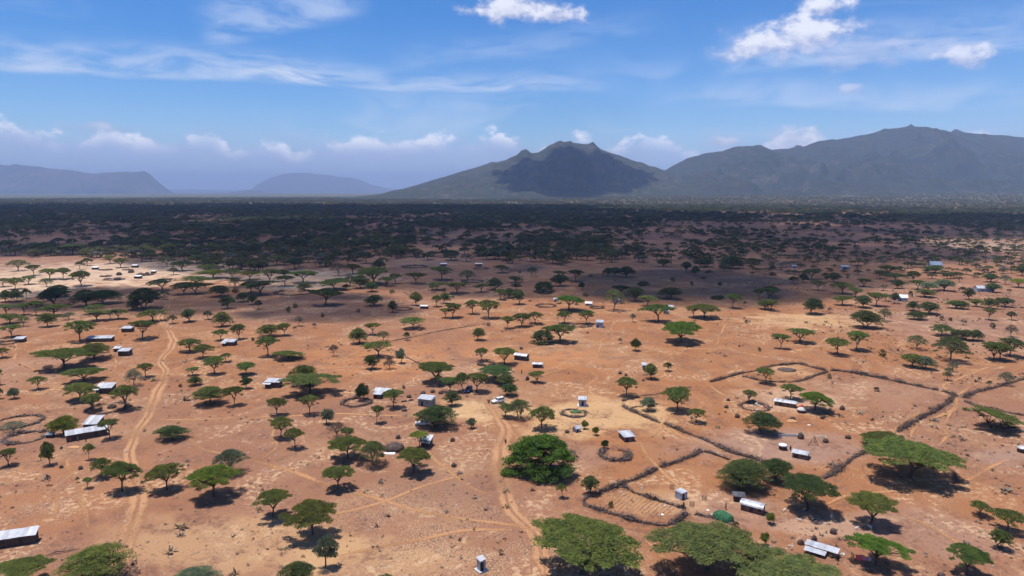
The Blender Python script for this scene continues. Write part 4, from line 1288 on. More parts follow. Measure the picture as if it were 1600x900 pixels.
pen('round thorn pen with a deep green tree growing at its rim', 558, 629, 44, 1.2, 1.2, None, 41)
pen('round stone-grey pen with green plants inside beside the tall white-roofed kiosk', 897, 646, 38, 1.3, 0.9, None, 42)
pen('round thorn pen open at the back with upright stakes', 961, 711, 46, 2.0, 1.4, (70, 110), 43, per_m=44)
pen('round thorn pen holding white goats behind a small tree', 1179, 636, 42, 1.6, 1.2, None, 44)
pen('dark thorn pen in the shade between two acacias by the track', 168, 638, 56, 1.7, 1.2, (95, 130), 45)
pen('lower of two joined thorn pens by the yellow-green tree', 40, 684, 56, 1.9, 1.2, (20, 60), 46)
pen('upper wider of two joined thorn pens by the yellow-green tree', 27, 660, 66, 1.5, 1.1, None, 47)
pen('ring of dark stones and brush beside a bright umbrella acacia', 853, 478, 30, 1.6, 1.0, None, 48)
pen('small thorn pen with rubble beside the tall grey shed', 909, 509, 28, 1.5, 1.0, None, 49)
pen('low dark thorn pen beside a small white shelter among scattered trees', 629, 483, 28, 1.6, 1.0, None, 50)
pen('low dark thorn pen in the cloud shadow under the dark tree line', 648, 417, 36, 3.0, 1.4, None, 51, per_m=14)
pen('round dark thorn pen with a pale hut roof under the dark tree line', 752, 420, 22, 2.4, 1.4, None, 52, per_m=14)
pen('thorn pen below a grey sparse acacia in the cloud shadow', 738, 440, 32, 2.2, 1.2, None, 53, per_m=14)
pen('brown thorn pen of scattered heaps beside a small white tent', 933, 481, 20, 1.4, 1.1, None, 54)
pen('wide dark thorn pen in shadow beside a flat dark acacia', 462, 457, 60, 2.4, 1.3, (100, 140), 55, per_m=14)
pen('thorn pen at the frame edge beside a small white-roofed hut', 12, 536, 26, 1.6, 1.3, None, 56)
pen('dark brush shelter under the acacias by the arched iron-roofed hall', 760, 569, 24, 2.0, 1.6, None, 57)
pen('long low thorn pen in the pale far village, below its brush huts', 179, 437, 27, 2.6, 1.6, None, 60, 0.7, per_m=12)
pen('brush pen nearest the lone white shelter in the pale far village', 165, 422, 17, 2.4, 1.6, None, 61, 0.7, per_m=12)
pen('short brush pen in the middle of the pale far village', 166, 432, 15, 2.4, 1.6, None, 62, 0.7, per_m=12)
pen('brush pen behind the domed huts of the pale far village', 200, 422, 14, 2.4, 1.6, None, 63, 0.7, per_m=12)
pen('large brush pen crowded with domes at the end of the pale far village', 226, 430, 22, 2.6, 1.8, None, 64, 0.7, per_m=12)


# domes of woven brush (dwellings) and heaps of cut branches
def brush_dome(name, label, cat, u, v, wpx, hgt, seed, group=None, mat=None, n_tw=260):
    x, y, t = G(u, v)
    r = 0.5 * wpx / FPX * t
    rng = random.Random(seed)
    root = empty(name, (x, y, 0))
    mb = MB()
    mb.lathe([(r * .92, -.05), (r * .95, hgt * .3), (r * .8, hgt * .62), (r * .5, hgt * .88), (r * .12, hgt)], 11, jit=0.10)
    mb.build('brush_core', mat or M_BRUSH_CORE, root, smooth=True)
    V, F = [], []
    for i in range(n_tw):
        a = rng.uniform(0, 6.283)
        f = rng.random()
        q = math.sqrt(max(0, 1 - f * f)) * r
        b_ = np.array([q * math.cos(a), q * math.sin(a), f * hgt * .95])
        d = np.array([math.cos(a) * .6 + rng.gauss(0, .6), math.sin(a) * .6 + rng.gauss(0, .6), rng.gauss(.35, .5)])
        d /= np.linalg.norm(d)
        ln = rng.uniform(.2, .55) * min(1.2, r)
        w = np.cross(d, [.3, .5, .8]) * rng.uniform(.03, .07)
        tip = b_ + d * ln
        tip[2] = max(.03, tip[2])
        o = len(V)
        V += [tuple(b_ - w - d * .1), tuple(b_ + w - d * .1), tuple(tip)]
        F.append((o, o + 1, o + 2))
    obj('twigs', mesh_from('twigs', V, F, [M_BRUSH]), root)
    return tag(root, label, cat, group)


brush_dome('brush_dome', 'brown domed brush heap on white sheeting below the small porch hut', 'brush dome', 617, 702, 33, 2.0, 70)
brush_dome('brush_dome', 'low brush dome inside the shaded thorn pen by the track', 'brush dome', 175, 637, 13, 1.5, 71)
for i_, (u_, v_, w_, lab_) in enumerate([(205, 426, 10, 'small brush dome behind the yellow bush in the pale far village'),
                                        (220, 431, 11, 'broad brush dome in the middle of the crowded pen of the far village'),
                                        (230, 430, 9, 'narrow brush dome towards the trees in the crowded pen of the far village'),
                                        (186, 430, 9, 'lone brush dome in the open middle of the pale far village')]):
    brush_dome('brush_dome', lab_, 'brush dome', u_, v_, w_, 3.0, 80 + i_, n_tw=90)
M_SHEET = plain('white_sheet', (0.72, 0.71, 0.70), 0.08, 2.0, 0.7)
brush_dome('brush_dome', 'dark flattened brush patch inside the small far yard', 'brush dome', 1229, 578, 28, 0.5, 58)
x_, y_, t_ = G(609, 709)
MB().hexa([(-2.0, -.5, .01), (1.4, -.7, .01), (1.6, .5, .01), (-1.8, .4, .01), (-2.0, -.5, .12), (1.4, -.7, .1), (1.6, .5, .3), (-1.8, .4, .22)]).build('white_sheet', M_SHEET, None, (x_, y_, 0))
tag(bpy.data.objects['white_sheet'], 'white plastic sheet spread at the foot of the domed brush heap', 'sheet')

HEAPS = [  # u, v, width px, height m, label
    (639, 621, 8, 1.3, 'brown brush heap just above the two dark troughs'), (661, 615, 8, 1.2, 'brown brush heap behind the grey-walled shed'),
    (676, 613, 8, 1.3, 'middle of the three brush heaps behind the grey-walled shed'), (689, 615, 8, 1.3, 'brush heap nearest the shaded blue car'),
    (632, 642, 9, 1.1, 'brown brush heap below the two dark troughs'), (622, 685, 8, 1.4, 'dark brown brush heap above the domed brush heap'),
    (707, 689, 8, 1.2, 'brown brush heap on open ground right of the small porch hut'), (709, 729, 8, 1.3, 'brown brush heap beside the thin footpath on the open slope'),
    (597, 713, 7, 1.3, 'small brush heap left of the domed brush heap'), (863, 654, 7, 1.9, 'pointed stack of poles left of the stone-grey pen'),
    (886, 676, 8, 1.1, 'low brush heap left of the tiny gabled store'), (1135, 637, 7, 1.2, 'nearer of two small heaps left of the goat pen'),
    (1138, 626, 6, 1.0, 'farther of two small heaps left of the goat pen'), (1152, 652, 8, 1.5, 'grey brush heap below the goat pen'),
    (969, 584, 6, 1.2, 'left one of two small heaps near the white store'), (978, 587, 5, 1.0, 'right one of two small heaps near the white store'),
    (824, 594, 6, 2.0, 'thin pointed stump heap beside the small acacia below the white shed'), (1005, 595, 5, 0.8, 'tiny brush heap under the acacia hiding a white store'),
    (1316, 640, 8, 1.7, 'dark conical brush heap alone in the stony field'), (1251, 685, 10, 2.2, 'tall dark brush heap at the end of the block trough'),
    (1325, 685, 9, 1.3, 'dark brush heap at the near edge of the stony field'), (1290, 691, 9, 1.4, 'brush heap below the pile of pale stones'),
    (1285, 654, 7, 1.2, 'small brush heap beside the shaded rag pile below the bright acacia'), (1216, 665, 11, 1.3, 'brush heap beside the dark acacia below the long arched hut'),
    (1302, 833, 11, 1.3, 'dry brown brush heap above the long sloping iron roof'), (1251, 850, 10, 1.3, 'dark brush heap above the corner of the long sloping iron roof'),
    (1272, 845, 9, 1.5, 'green-topped brush heap beside the long sloping iron roof'), (1471, 902, 12, 1.2, 'dark brush heap at the bottom edge of the picture'),
    (126, 733, 7, 1.1, 'small dark brush heap left of two acacias by the track'), (96, 731, 6, 0.9, 'small brown heap near the two-tiered little tree'),
    (96, 701, 4, 0.8, 'tiny dark heap above the two-tiered little tree'), (1239, 655, 8, 1.0, 'reddish heap behind the mound of sand'), (244, 466, 0, 0, ''),
]
for i_, (u_, v_, w_, h_, lab_) in enumerate(HEAPS):
    if w_:
        brush_dome('brush_heap', lab_, 'brush heap', u_, v_, w_, h_ * 0.9, 200 + i_, 'heaps of cut brush', n_tw=120)


# ------------------------------------------------------------------ huts
def tin_material():
    m, b, bs, out = material('corrugated_iron', 0.42, 0.5)
    tcn = b.n('ShaderNodeTexCoord').outputs['Object']
    oi = b.n('ShaderNodeObjectInfo')
    n1 = b.noise(tcn, 0.9, 4.0, 0.6)
    n2 = b.noise(tcn, 6.0, 3.0, 0.6)
    cc = b.mix(b.ss(n1, 0.4, 0.7), (0.50, 0.51, 0.54), (0.37, 0.38, 0.41))
    cc = b.mix(b.mul(b.ss(n2, 0.56, 0.70), 0.6), cc, (0.30, 0.18, 0.12))
    h = b.n('ShaderNodeHueSaturation')
    b.put(h.inputs['Value'], b.add(0.80, b.mul(oi.outputs['Random'], 0.4)))
    b.put(h.inputs['Color'], cc)
    b.put(bs.inputs['Base Color'], h.outputs[0])
    bs.inputs['Metallic'].default_value = 0.25
    w = b.n('ShaderNodeTexWave', wave_type='BANDS', bands_direction='X')
    w.inputs['Scale'].default_value = 3.5
    b.put(w.inputs['Vector'], tcn)
    bp = b.n('ShaderNodeBump')
    bp.inputs['Strength'].default_value = 0.35
    bp.inputs['Distance'].default_value = 0.03
    b.put(bp.inputs['Height'], w.outputs[1])
    b.put(bs.inputs['Normal'], bp.outputs[0])
    return m


M_TIN = tin_material()
M_MUD = plain('mud_wall', (0.155, 0.098, 0.072), 0.25, 1.5, 0.95, bump=0.4)
M_DARKWALL = plain('dark_wood_wall', (0.085, 0.062, 0.052), 0.3, 2.5, 0.9, bump=0.4)
M_TINWALL = plain('iron_wall', (0.33, 0.37, 0.43), 0.15, 1.0, 0.5, 0.2)
M_GREYWALL = plain('grey_green_wall', (0.22, 0.25, 0.25), 0.2, 1.2, 0.8)
M_DOOR = plain('door_wood', (0.045, 0.035, 0.032), 0.25, 3.0, 0.8)
M_BLUE = plain('blue_tarpaulin', (0.20, 0.25, 0.33), 0.12, 0.6, 0.6)
M_BLACK = plain('black_tarpaulin', (0.085, 0.085, 0.10), 0.3, 1.0, 0.5)
M_GREEN_T = plain('green_tarpaulin', (0.030, 0.115, 0.050), 0.35, 2.4, 0.7, bump=0.4)
M_CONC = plain('concrete', (0.50, 0.47, 0.44), 0.12, 1.5, 0.9)
M_POLE = plain('grey_pole', (0.20, 0.16, 0.13), 0.25, 4.0, 0.9)
WALLM = {'mud': M_MUD, 'dark': M_DARKWALL, 'tin': M_TINWALL, 'grey': M_GREYWALL}
ROOFM = {'tin': M_TIN, 'blue': M_BLUE, 'black': M_BLACK, 'white': M_SHEET}
HUTS = []


def hut(label, u, v, Lpx, Wpx, yaw, hw=2.0, roof='mono', wall='dark', rm='tin', rise=0.55, porch=None, slab=False, cat='hut', name='hut',
        over=0.25, door=0.3, window=True):
    """rectangular hut: four walls, door, window and a roof of separate sheets. Lpx, Wpx: footprint in photo pixels at that distance"""
    x, y, t = G(u, v)
    k = t / FPX
    L, Wd = Lpx * k / 2 * .93, Wpx * k / 2 * .88
    root = empty(name, (x, y, 0), R_(yaw))
    HUTS.append((root, u, v))
    wm = WALLM[wall]
    th = 0.10
    if roof == 'mono':
        zf, zb = hw, hw + rise            # higher at the back, so that the sheets face the valley
    else:
        zf = zb = hw
    MB().hexa([(-L, -Wd, 0), (L, -Wd, 0), (L, -Wd + th, 0), (-L, -Wd + th, 0), (-L, -Wd, zf), (L, -Wd, zf), (L, -Wd + th, zf), (-L, -Wd + th, zf)]).build('wall', wm, root)
    MB().hexa([(-L, Wd - th, 0), (L, Wd - th, 0), (L, Wd, 0), (-L, Wd, 0), (-L, Wd - th, zb), (L, Wd - th, zb), (L, Wd, zb), (-L, Wd, zb)]).build('wall', wm, root)
    for s in (-1, 1):
        xa, xb = (-L, -L + th) if s < 0 else (L - th, L)
        ya, yb = -Wd + th, Wd - th
        if roof == 'gable' or roof == 'barrel':
            V = [(xa, ya, 0), (xa, yb, 0), (xa, yb, hw), (xa, 0, hw + rise * 0.9), (xa, ya, hw), (xb, ya, 0), (xb, yb, 0), (xb, yb, hw), (xb, 0, hw + rise * 0.9), (xb, ya, hw)]
            F = [(0, 1, 2, 3, 4), (9, 8, 7, 6, 5), (0, 5, 6, 1), (1, 6, 7, 2), (2, 7, 8, 3), (3, 8, 9, 4), (4, 9, 5, 0)]
            obj('wall', mesh_from('wall', V, F, [wm]), root)
        else:
            q = th / (2 * Wd) * (zb - zf)
            MB().hexa([(xa, ya, 0), (xb, ya, 0), (xb, yb, 0), (xa, yb, 0), (xa, ya, zf + q), (xb, ya, zf + q), (xb, yb, zb - q), (xa, yb, zb - q)]).build('wall', wm, root)
    dh = min(1.75, hw * 0.86)
    dxc = -L + 2 * L * door
    MB().box(dxc - .4, dxc + .4, -Wd - 0.035, -Wd - 0.004, 0.03, dh).build('door', M_DOOR, root)
    if window and L > 1.6:
        wxc = -L + 2 * L * (door + 0.38 if door < 0.55 else door - 0.38)
        MB().box(wxc - .28, wxc + .28, -Wd - 0.03, -Wd - 0.004, hw * .48, hw * .48 + .45).build('window', M_DOOR, root)
    n = max(2, int(round(2 * (L + over) / 0.85)))
    mat = ROOFM[rm]
    rng = random.Random(int(u * 7 + v))
    if roof == 'mono':
        rt = MB()
        for xx in (-L * .9, 0, L * .9):
            rt.hexa([(xx - .04, -Wd - over * .8, zf - .02), (xx + .04, -Wd - over * .8, zf - .02), (xx + .04, Wd + over * .8, zb + .02), (xx - .04, Wd + over * .8, zb + .02),
                     (xx - .04, -Wd - over * .8, zf + .06), (xx + .04, -Wd - over * .8, zf + .06), (xx + .04, Wd + over * .8, zb + .10), (xx - .04, Wd + over * .8, zb + .10)])
        r = rt.build('roof', M_POLE, root)
        s = (zb - zf) / (2 * Wd)
        for i in range(n):
            x0 = -L - over + 2 * (L + over) * i / n - 0.03
            x1 = x0 + 2 * (L + over) / n + 0.06
            y0, y1 = -Wd - over * rng.uniform(.8, 1.3), Wd + over * rng.uniform(.8, 1.2)
            z0, z1 = zf + (y0 + Wd) * s + .075 + .012 * (i % 2) + rng.uniform(0, .01), zf + (y1 + Wd) * s + .095 + .012 * (i % 2)
            MB().hexa([(x0, y0, z0), (x1, y0, z0), (x1, y1, z1), (x0, y1, z1), (x0, y0, z0 + .01), (x1, y0, z0 + .01), (x1, y1, z1 + .01), (x0, y1, z1 + .01)]).build('roof_sheet', mat, r)
    elif roof == 'gable':
        r = MB().box(-L - over, L + over, -.05, .05, hw + rise - .06, hw + rise + .05).build('roof', mat, root)
        for sd in (-1, 1):
            for i in range(n):
                x0 = -L - over + 2 * (L + over) * i / n - 0.03
                x1 = x0 + 2 * (L + over) / n + 0.06
                y1 = sd * (Wd + over * rng.uniform(.8, 1.3))
                z1 = hw + rise - rise / Wd * abs(y1)
                dz = .02 + .012 * (i % 2) + rng.uniform(0, .008)
                pts = [(x0, 0.0, hw + rise), (x1, 0.0, hw + rise), (x1, y1, z1), (x0, y1, z1)]
                if sd > 0: pts = pts
                else: pts = [pts[3], pts[2], pts[1], pts[0]]
                MB().hexa([(a, b_, c_ + dz) for a, b_, c_ in pts] + [(a, b_, c_ + dz + .012) for a, b_, c_ in pts]).build('roof_sheet', mat, r)
    elif roof == 'barrel':
        r = MB().box(-L, L, -.05, .05, hw + rise - .12, hw + rise - .04).build('roof', M_POLE, root)
        seg = 7
        for i in range(n):
            x0 = -L - over + 2 * (L + over) * i / n - 0.03
            x1 = x0 + 2 * (L + over) / n + 0.06
            V, F = [], []
            dz = .012 * (i % 2) + rng.uniform(0, .008)
            for j in range(seg + 1):
                a = math.pi * (0.06 + 0.88 * j / seg)
                yy, zz = -math.cos(a) * (Wd + over) / math.cos(.06 * math.pi), hw - rise * .18 + math.sin(a) * rise * 1.18 + dz
                V += [(x0, yy, zz), (x1, yy, zz), (x0, yy, zz + .015), (x1, yy, zz + .015)]
            for j in range(seg):
                b_ = 4 * j
                F += [(b_ + 2, b_ + 3, b_ + 7, b_ + 6), (b_ + 1, b_, b_ + 4, b_ + 5), (b_, b_ + 2, b_ + 6, b_ + 4), (b_ + 3, b_ + 1, b_ + 5, b_ + 7)]
            F += [(0, 1, 3, 2), (4 * seg + 1, 4 * seg, 4 * seg + 2, 4 * seg + 3)]
            obj('roof_sheet', mesh_from('roof_sheet', V, F, [mat]), r)
    if porch:
        px0, px1, pd, pz = porch
        X0, X1 = -L + 2 * L * px0, -L + 2 * L * px1
        pr = MB().hexa([(X0, -Wd - pd, pz - .25), (X1, -Wd - pd, pz - .25), (X1, -Wd - over - .02, pz), (X0, -Wd - over - .02, pz),
                        (X0, -Wd - pd, pz - .235), (X1, -Wd - pd, pz - .235), (X1, -Wd - over - .02, pz + .015), (X0, -Wd - over - .02, pz + .015)]).build('porch_roof', mat, root)
        for xx in (X0 + .1, X1 - .1):
            MB().tube([(xx, -Wd - pd + .1, 0), (xx, -Wd - pd + .1, pz - .25)], [.05, .045], 6).build('post', M_POLE, root)
    if slab:
        MB().box(-L - .45, L + .45, -Wd - .45, Wd + .45, -.02, .28).build('slab', M_CONC, root)
        for ch in root.children:
            if ch.name.split('.')[0] in ('wall', 'door', 'window', 'roof'):
                ch.location.z += 0.28
    return tag(root, label, cat)


hut('long dark-walled shed with an iron roof at the bottom corner', 22, 850, 66, 20, 20, 2.0, wall='dark', door=.7, name='shed', cat='shed')
hut('long low house with a bright iron roof beside the track', 136, 683, 58, 18, 35, 2.0, wall='dark', rise=.5, door=.72, name='house', cat='house')
hut('bright iron-roofed hut standing right behind the long low house', 147, 668, 21, 26, 4, 1.9, wall='dark', rise=1.2)
hut('iron-roofed hut half hidden by acacias above the shaded pen', 166, 613, 25, 17, 4, 2.2, wall='dark', rise=.9, porch=(-.12, .3, 1.4, 2.1))
hut('tiny white-roofed box hut beside the joined thorn pens', 79, 683, 10, 8, -6, 1.0, wall='dark', rise=.2, window=False)
hut('dark hut with white roof and side porch alone in the orange field', 428, 604, 24, 16, -6, 2.2, wall='dark', rise=.5, porch=(-.1, .5, 1.6, 2.0))
hut('wide white-roofed hut behind the round pen with the deep green tree', 600, 617, 27, 18, -14, 2.1, 'gable', 'dark', rise=.6)
hut('low white-roofed lean-to in front of the wide white-roofed hut', 591, 622, 13, 10, -12, 1.7, wall='dark', rise=.4, window=False)
hut('grey-walled shed with one sloping roof beside the sandy clearing', 667, 633, 24, 17, -20, 2.6, wall='grey', rise=.5, name='shed', cat='shed')
hut('small hut with white roof and low porch below the shaded white car', 667, 696, 16, 15, -12, 2.1, wall='dark', rise=.6, porch=(.15, 1.1, 1.3, 1.9))
hut('white-roofed hut beside a leaning acacia near the bend of the track', 200, 518, 16, 12, 3, 2.0, wall='dark')
hut('long low white-roofed building behind the big left-hand acacias', 157, 533, 40, 13, 5, 1.8, wall='dark', name='building', cat='building')
hut('dark hut with white roof in the open, left of the track', 196, 555, 17, 14, 2, 2.3, wall='dark')
hut('very small shed touching the dark hut left of the track', 184, 549, 10, 8, 2, 1.6, wall='dark', name='shed', cat='shed', window=False)
hut('small white-roofed hut beside the pen at the left frame edge', 32, 534, 14, 12, 10, 1.7, wall='dark')
hut('white-roofed hut between two acacias right of the track', 359, 539, 20, 14, -3, 1.9, wall='dark', porch=(0, .4, 1.6, 1.8))
hut('small bright shelter beside the low dark pen among scattered trees', 663, 482, 12, 9, -4, 1.7, 'barrel', 'dark', 'white', window=False, name='shelter', cat='shelter')
hut('tall grey-walled shed with white roof beside the rubble pen', 937, 511, 12, 12, -12, 3.0, wall='tin', rise=.6, name='shed', cat='shed')
hut('small white tent between brown pens behind the bright acacia', 920, 477, 11, 9, -14, 1.6, 'gable', 'tin', 'white', rise=.9, window=False, name='tent', cat='tent')
hut('white-roofed hut seen through the tall grey acacia', 965, 472, 10, 9, 0, 1.8, wall='tin')
hut('farther of two white huts behind a round acacia by the low pen', 1046, 484, 12, 10, -18, 2.0, wall='dark', rise=.6)
hut('nearer of two white huts behind a round acacia by the low pen', 1041, 489, 8, 7, -18, 1.6, wall='tin', window=False)
hut('tiny white hut peeping out left of the bright umbrella acacia', 868, 471, 6, 5, 0, 1.6, wall='tin', window=False)
hut('arched iron-roofed hall behind the central acacias', 815, 562, 22, 12, -26, 2.0, 'barrel', 'dark', rise=.9, name='hall', cat='hall')
hut('low white-roofed shed alone right of the arched hall', 840, 574, 16, 10, -8, 1.6, 'barrel', 'dark', rise=.6, name='shed', cat='shed', window=False)
hut('small white store behind a dark round acacia in the orange field', 1007, 577, 7, 7, 0, 2.0, wall='tin', window=False, name='store', cat='store')
hut('white tent-shaped house in the far field of scattered acacias', 1409, 470, 15, 12, -20, 2.6, 'gable', 'tin', 'white', rise=1.8, name='house', cat='house')
hut('large pale blue-grey house farthest back at the edge of the field', 1537, 455, 26, 14, -8, 2.6, 'gable', 'tin', rise=1.6, name='house', cat='house')
hut('blue-grey peaked tent far back among small acacias', 1461, 417, 18, 11, -10, 2.4, 'gable', 'tin', 'blue', rise=3.2, name='tent', cat='tent', window=False)
hut('far white-roofed hut at the edge of the cloud shadow', 1320, 421, 12, 8, 0, 3.0, wall='tin', rise=.6)
hut('tiny far white hut out in the cloud shadow', 1241, 419, 6, 5, 0, 2.4, wall='tin', window=False)
hut('tall kiosk with white roof and dark front on a pale slab', 910, 634, 12, 12, -2, 2.3, wall='tin', rise=.35, slab=True, name='kiosk', cat='kiosk', door=.5, window=False)
hut('tiny gabled store beside the two yellow-green saplings', 901, 674, 10, 9, 38, 1.3, 'gable', 'tin', rise=.6, name='store', cat='store', window=False)
hut('flat white iron-roofed hut in the middle of the ashy clearing', 979, 686, 18, 26, 14, 1.5, wall='mud', rise=.25, window=False)
hut('long mud hut with an arched white roof above the round huts', 1227, 634, 33, 13, -31, 1.5, 'barrel', 'mud', rise=.6)
hut('square hut with broad white roof below the pole frame', 1251, 714, 23, 20, -34, 1.5, 'gable', 'mud', rise=.5)
hut('small latrine with iron walls on a white block base', 752, 891, 11, 11, 38, 2.1, wall='tin', rise=.25, slab=True, name='latrine', cat='latrine', window=False, over=.12)
hut('bluish metal box store above the ploughed garden', 1064, 778, 15, 15, 38, 1.7, wall='tin', rise=.15, name='store', cat='store', window=False, over=.05)
hut('dark hut with a black tarpaulin roof beside the arched tin hut', 1154, 782, 17, 13, -14, 1.4, wall='dark', rm='black', rise=.25, window=False)
hut('mud hut with an arched shiny tin roof in the front compound', 1176, 798, 35, 18, -36, 1.5, 'barrel', 'mud', rise=.8, door=.5)
hut('long sloping iron roof half hidden by the olive acacia at the bottom', 1284, 863, 48, 13, -38, 1.15, wall='mud', rise=.2, porch=(0.0, .7, 1.9, 1.0), name='shed', cat='shed')
hut('single white shelter at the open end of the pale far village', 149, 421, 9, 5, 0, 2.0, wall='dark', rm='white', window=False, name='shelter', cat='shelter')
hut('white-roofed shelter at the back of the pale far village', 211, 418, 10, 6, -10, 2.2, wall='dark', rm='white', window=False, name='shelter', cat='shelter')
hut('white-roofed shelter at the front of the pale far village', 216, 435, 11, 6, -8, 2.0, wall='dark', rm='white', window=False, name='shelter', cat='shelter')
hut('pale shelter between the crowded pen and trees of the far village', 240, 427, 7, 5, 0, 2.0, wall='dark', rm='white', window=False, name='shelter', cat='shelter')
hut('dark low shelter at the corner of the long pen in the far village', 183, 438, 8, 5, -6, 1.8, wall='dark', rm='black', window=False, name='shelter', cat='shelter')
hut('pale flat shelter inside the round pen under the dark tree line', 748, 416, 11, 5, 0, 2.4, wall='dark', rm='white', window=False, name='shelter', cat='shelter')
hut('pale flat shelter among the shaded trees behind the grey sparse acacia', 693, 416, 10, 5, 0, 2.4, wall='dark', rm='white', window=False, name='shelter', cat='shelter')


def round_hut(label, u, v, wpx, hw, rise, roofmat):
    x, y, t = G(u, v)
    r = .5 * wpx * t / FPX
    root = empty('round_hut', (x, y, 0))
    MB().lathe([(r * .92, 0), (r * .94, hw)], 14, jit=.02).build('wall', M_DARKWALL, root)
    MB().lathe([(r * 1.1, hw - .12), (r * .96, hw + rise * .35), (r * .55, hw + rise * .8), (r * .08, hw + rise)], 14, jit=.03).build('roof', roofmat, root, smooth=True)
    MB().hexa([(-.35, -r * .965, 0), (.35, -r * .965, 0), (.35, -r * .8, 0), (-.35, -r * .8, 0), (-.35, -r * .965, hw * .8), (.35, -r * .965, hw * .8), (.35, -r * .8, hw * .8), (-.35, -r * .8, hw * .8)]).build('door', M_DOOR, root)
    HUTS.append((root, u, v))
    return tag(root, label, 'hut')


round_hut('small round hut with pale domed cover beside the red cloth', 1252, 644, 13, .9, .8, plain('pale_cover', (0.46, 0.45, 0.42), .15, 1.5))
round_hut('small round dark hut with a white capped roof left of the square hut', 1223, 702, 13, 1.3, .5, M_SHEET)
round_hut('dark round hut with white roof cut by the right frame edge', 1597, 706, 15, 1.2, .6, M_TIN)

# green tarpaulin hut
x_, y_, t_ = G(1130, 811)
gt = empty('tarpaulin_hut', (x_, y_, 0), R_(-42))
mb_ = MB()
rng_ = random.Random(4)
for i_, (xx, ww, hh) in enumerate([(-2.4, .3, .4), (-2.2, 1.0, 1.1), (-1.2, 1.35, 1.65), (0, 1.5, 1.8), (1.2, 1.4, 1.6), (2.1, 1.1, 1.15), (2.35, .3, .4)]):
    for j_ in range(9):
        a_ = math.pi * j_ / 8
        q_ = rng_.uniform(.86, 1.08)
        mb_.V.append((xx, -math.cos(a_) * ww * q_, .25 + math.sin(a_) * hh * q_ * .9))
for i_ in range(6):
    for j_ in range(8):
        mb_.F.append((i_ * 9 + j_, (i_ + 1) * 9 + j_, (i_ + 1) * 9 + j_ + 1, i_ * 9 + j_ + 1))
mb_.F += [tuple(range(9)), tuple(reversed(range(54, 63)))]
mb_.build('cover', M_GREEN_T, gt, smooth=True)
core_, V_, F_ = brush_mesh([(-2.6 + .5 * q_, -1.1) for q_ in range(12)], 1.3, .7, random.Random(9), 50)
core_.build('brush_core', M_BRUSH_CORE, gt)
obj('twigs', mesh_from('twigs', V_, F_, [M_BRUSH]), gt)
tag(gt, 'domed hut under a green tarpaulin behind the bottom acacias', 'hut')
HUTS.append((gt, 1130, 811))


# ------------------------------------------------------------------ yard things
def at(u, v, z=0.0):
    x, y, t = G(u, v)
    return (x, y, z)


# block trough
tr_ = empty('block_trough', at(1231, 681), R_(-4))
MB().box(-2.9, 2.9, -.55, -.37, 0, .5).build('side_wall', M_CONC, tr_)
MB().box(-2.9, 2.9, .37, .55, 0, .5).build('side_wall', M_CONC, tr_)
MB().box(-2.9, -2.7, -.368, .368, 0, .5).build('end_wall', M_CONC, tr_)
MB().box(2.7, 2.9, -.368, .368, 0, .5).build('end_wall', M_CONC, tr_)
MB().box(-2.69, 2.69, -.366, .366, 0, .12).build('floor_slab', M_MUD, tr_)
tag(tr_, 'long pale block trough in the ashy compound', 'trough')
for (u_, v_, lab_) in ((631, 628, 'nearer of two dark cut-log troughs below the brush heaps'), (642, 626, 'farther reddish of two log troughs below the brush heaps')):
    lt = empty('log_trough', at(u_, v_), R_(22))
    MB().tube([(-.95, 0, .22), (-.3, .03, .25), (.95, 0, .24)], [.22, .25, .2], 9).build('log', M_DARKWALL, lt)
    MB().box(-.7, .7, -.12, .12, .40, .50).build('hollow', M_DOOR, lt)
    tag(lt, lab_, 'trough')

# pile of pale stones, each a stone
M_STONE = plain('pale_stone', (0.52, 0.42, 0.31), 0.2, 2.0, 0.95, rand=0.25)
ST_ME = []
for i_ in range(4):
    q_ = ICO_V[:] * np.array([1, .75, .6]) * (1 + .35 * (RNG.random((len(ICO_V), 1)) - .5))
    ST_ME.append(mesh_from('stone', q_, ICO_F, [M_STONE]))
sp = empty('stone_pile', at(1283, 683))
for i_ in range(46):
    a_, r_ = random.uniform(0, 6.283), math.sqrt(random.random())
    s_ = random.uniform(.14, .26)
    obj('stone', ST_ME[i_ % 4], sp, (1.9 * r_ * math.cos(a_), 1.3 * r_ * math.sin(a_), .08 + .5 * (1 - r_) * random.random()), (random.random(), random.random(), 6 * random.random()), (s_, s_, s_))
tag(sp, 'loose pile of pale stones at the edge of the stony field', 'stone pile')

# leaning pole frame
pf = empty('pole_frame', at(1272, 695))
for a_, b_ in (((-2.0, -.6, 0), (0.2, .3, 2.6)), ((.9, -.6, 0), (0.1, .2, 2.5)), ((.7, 1.0, 0), (0.15, .3, 2.45)), ((-1.3, -.3, .8), (.6, .0, 1.0))):
    MB().tube([a_, b_], [.09, .07], 6).build('pole', M_DARKWALL, pf)
tag(pf, 'leaning frame of dark poles behind the square hut', 'pole frame')

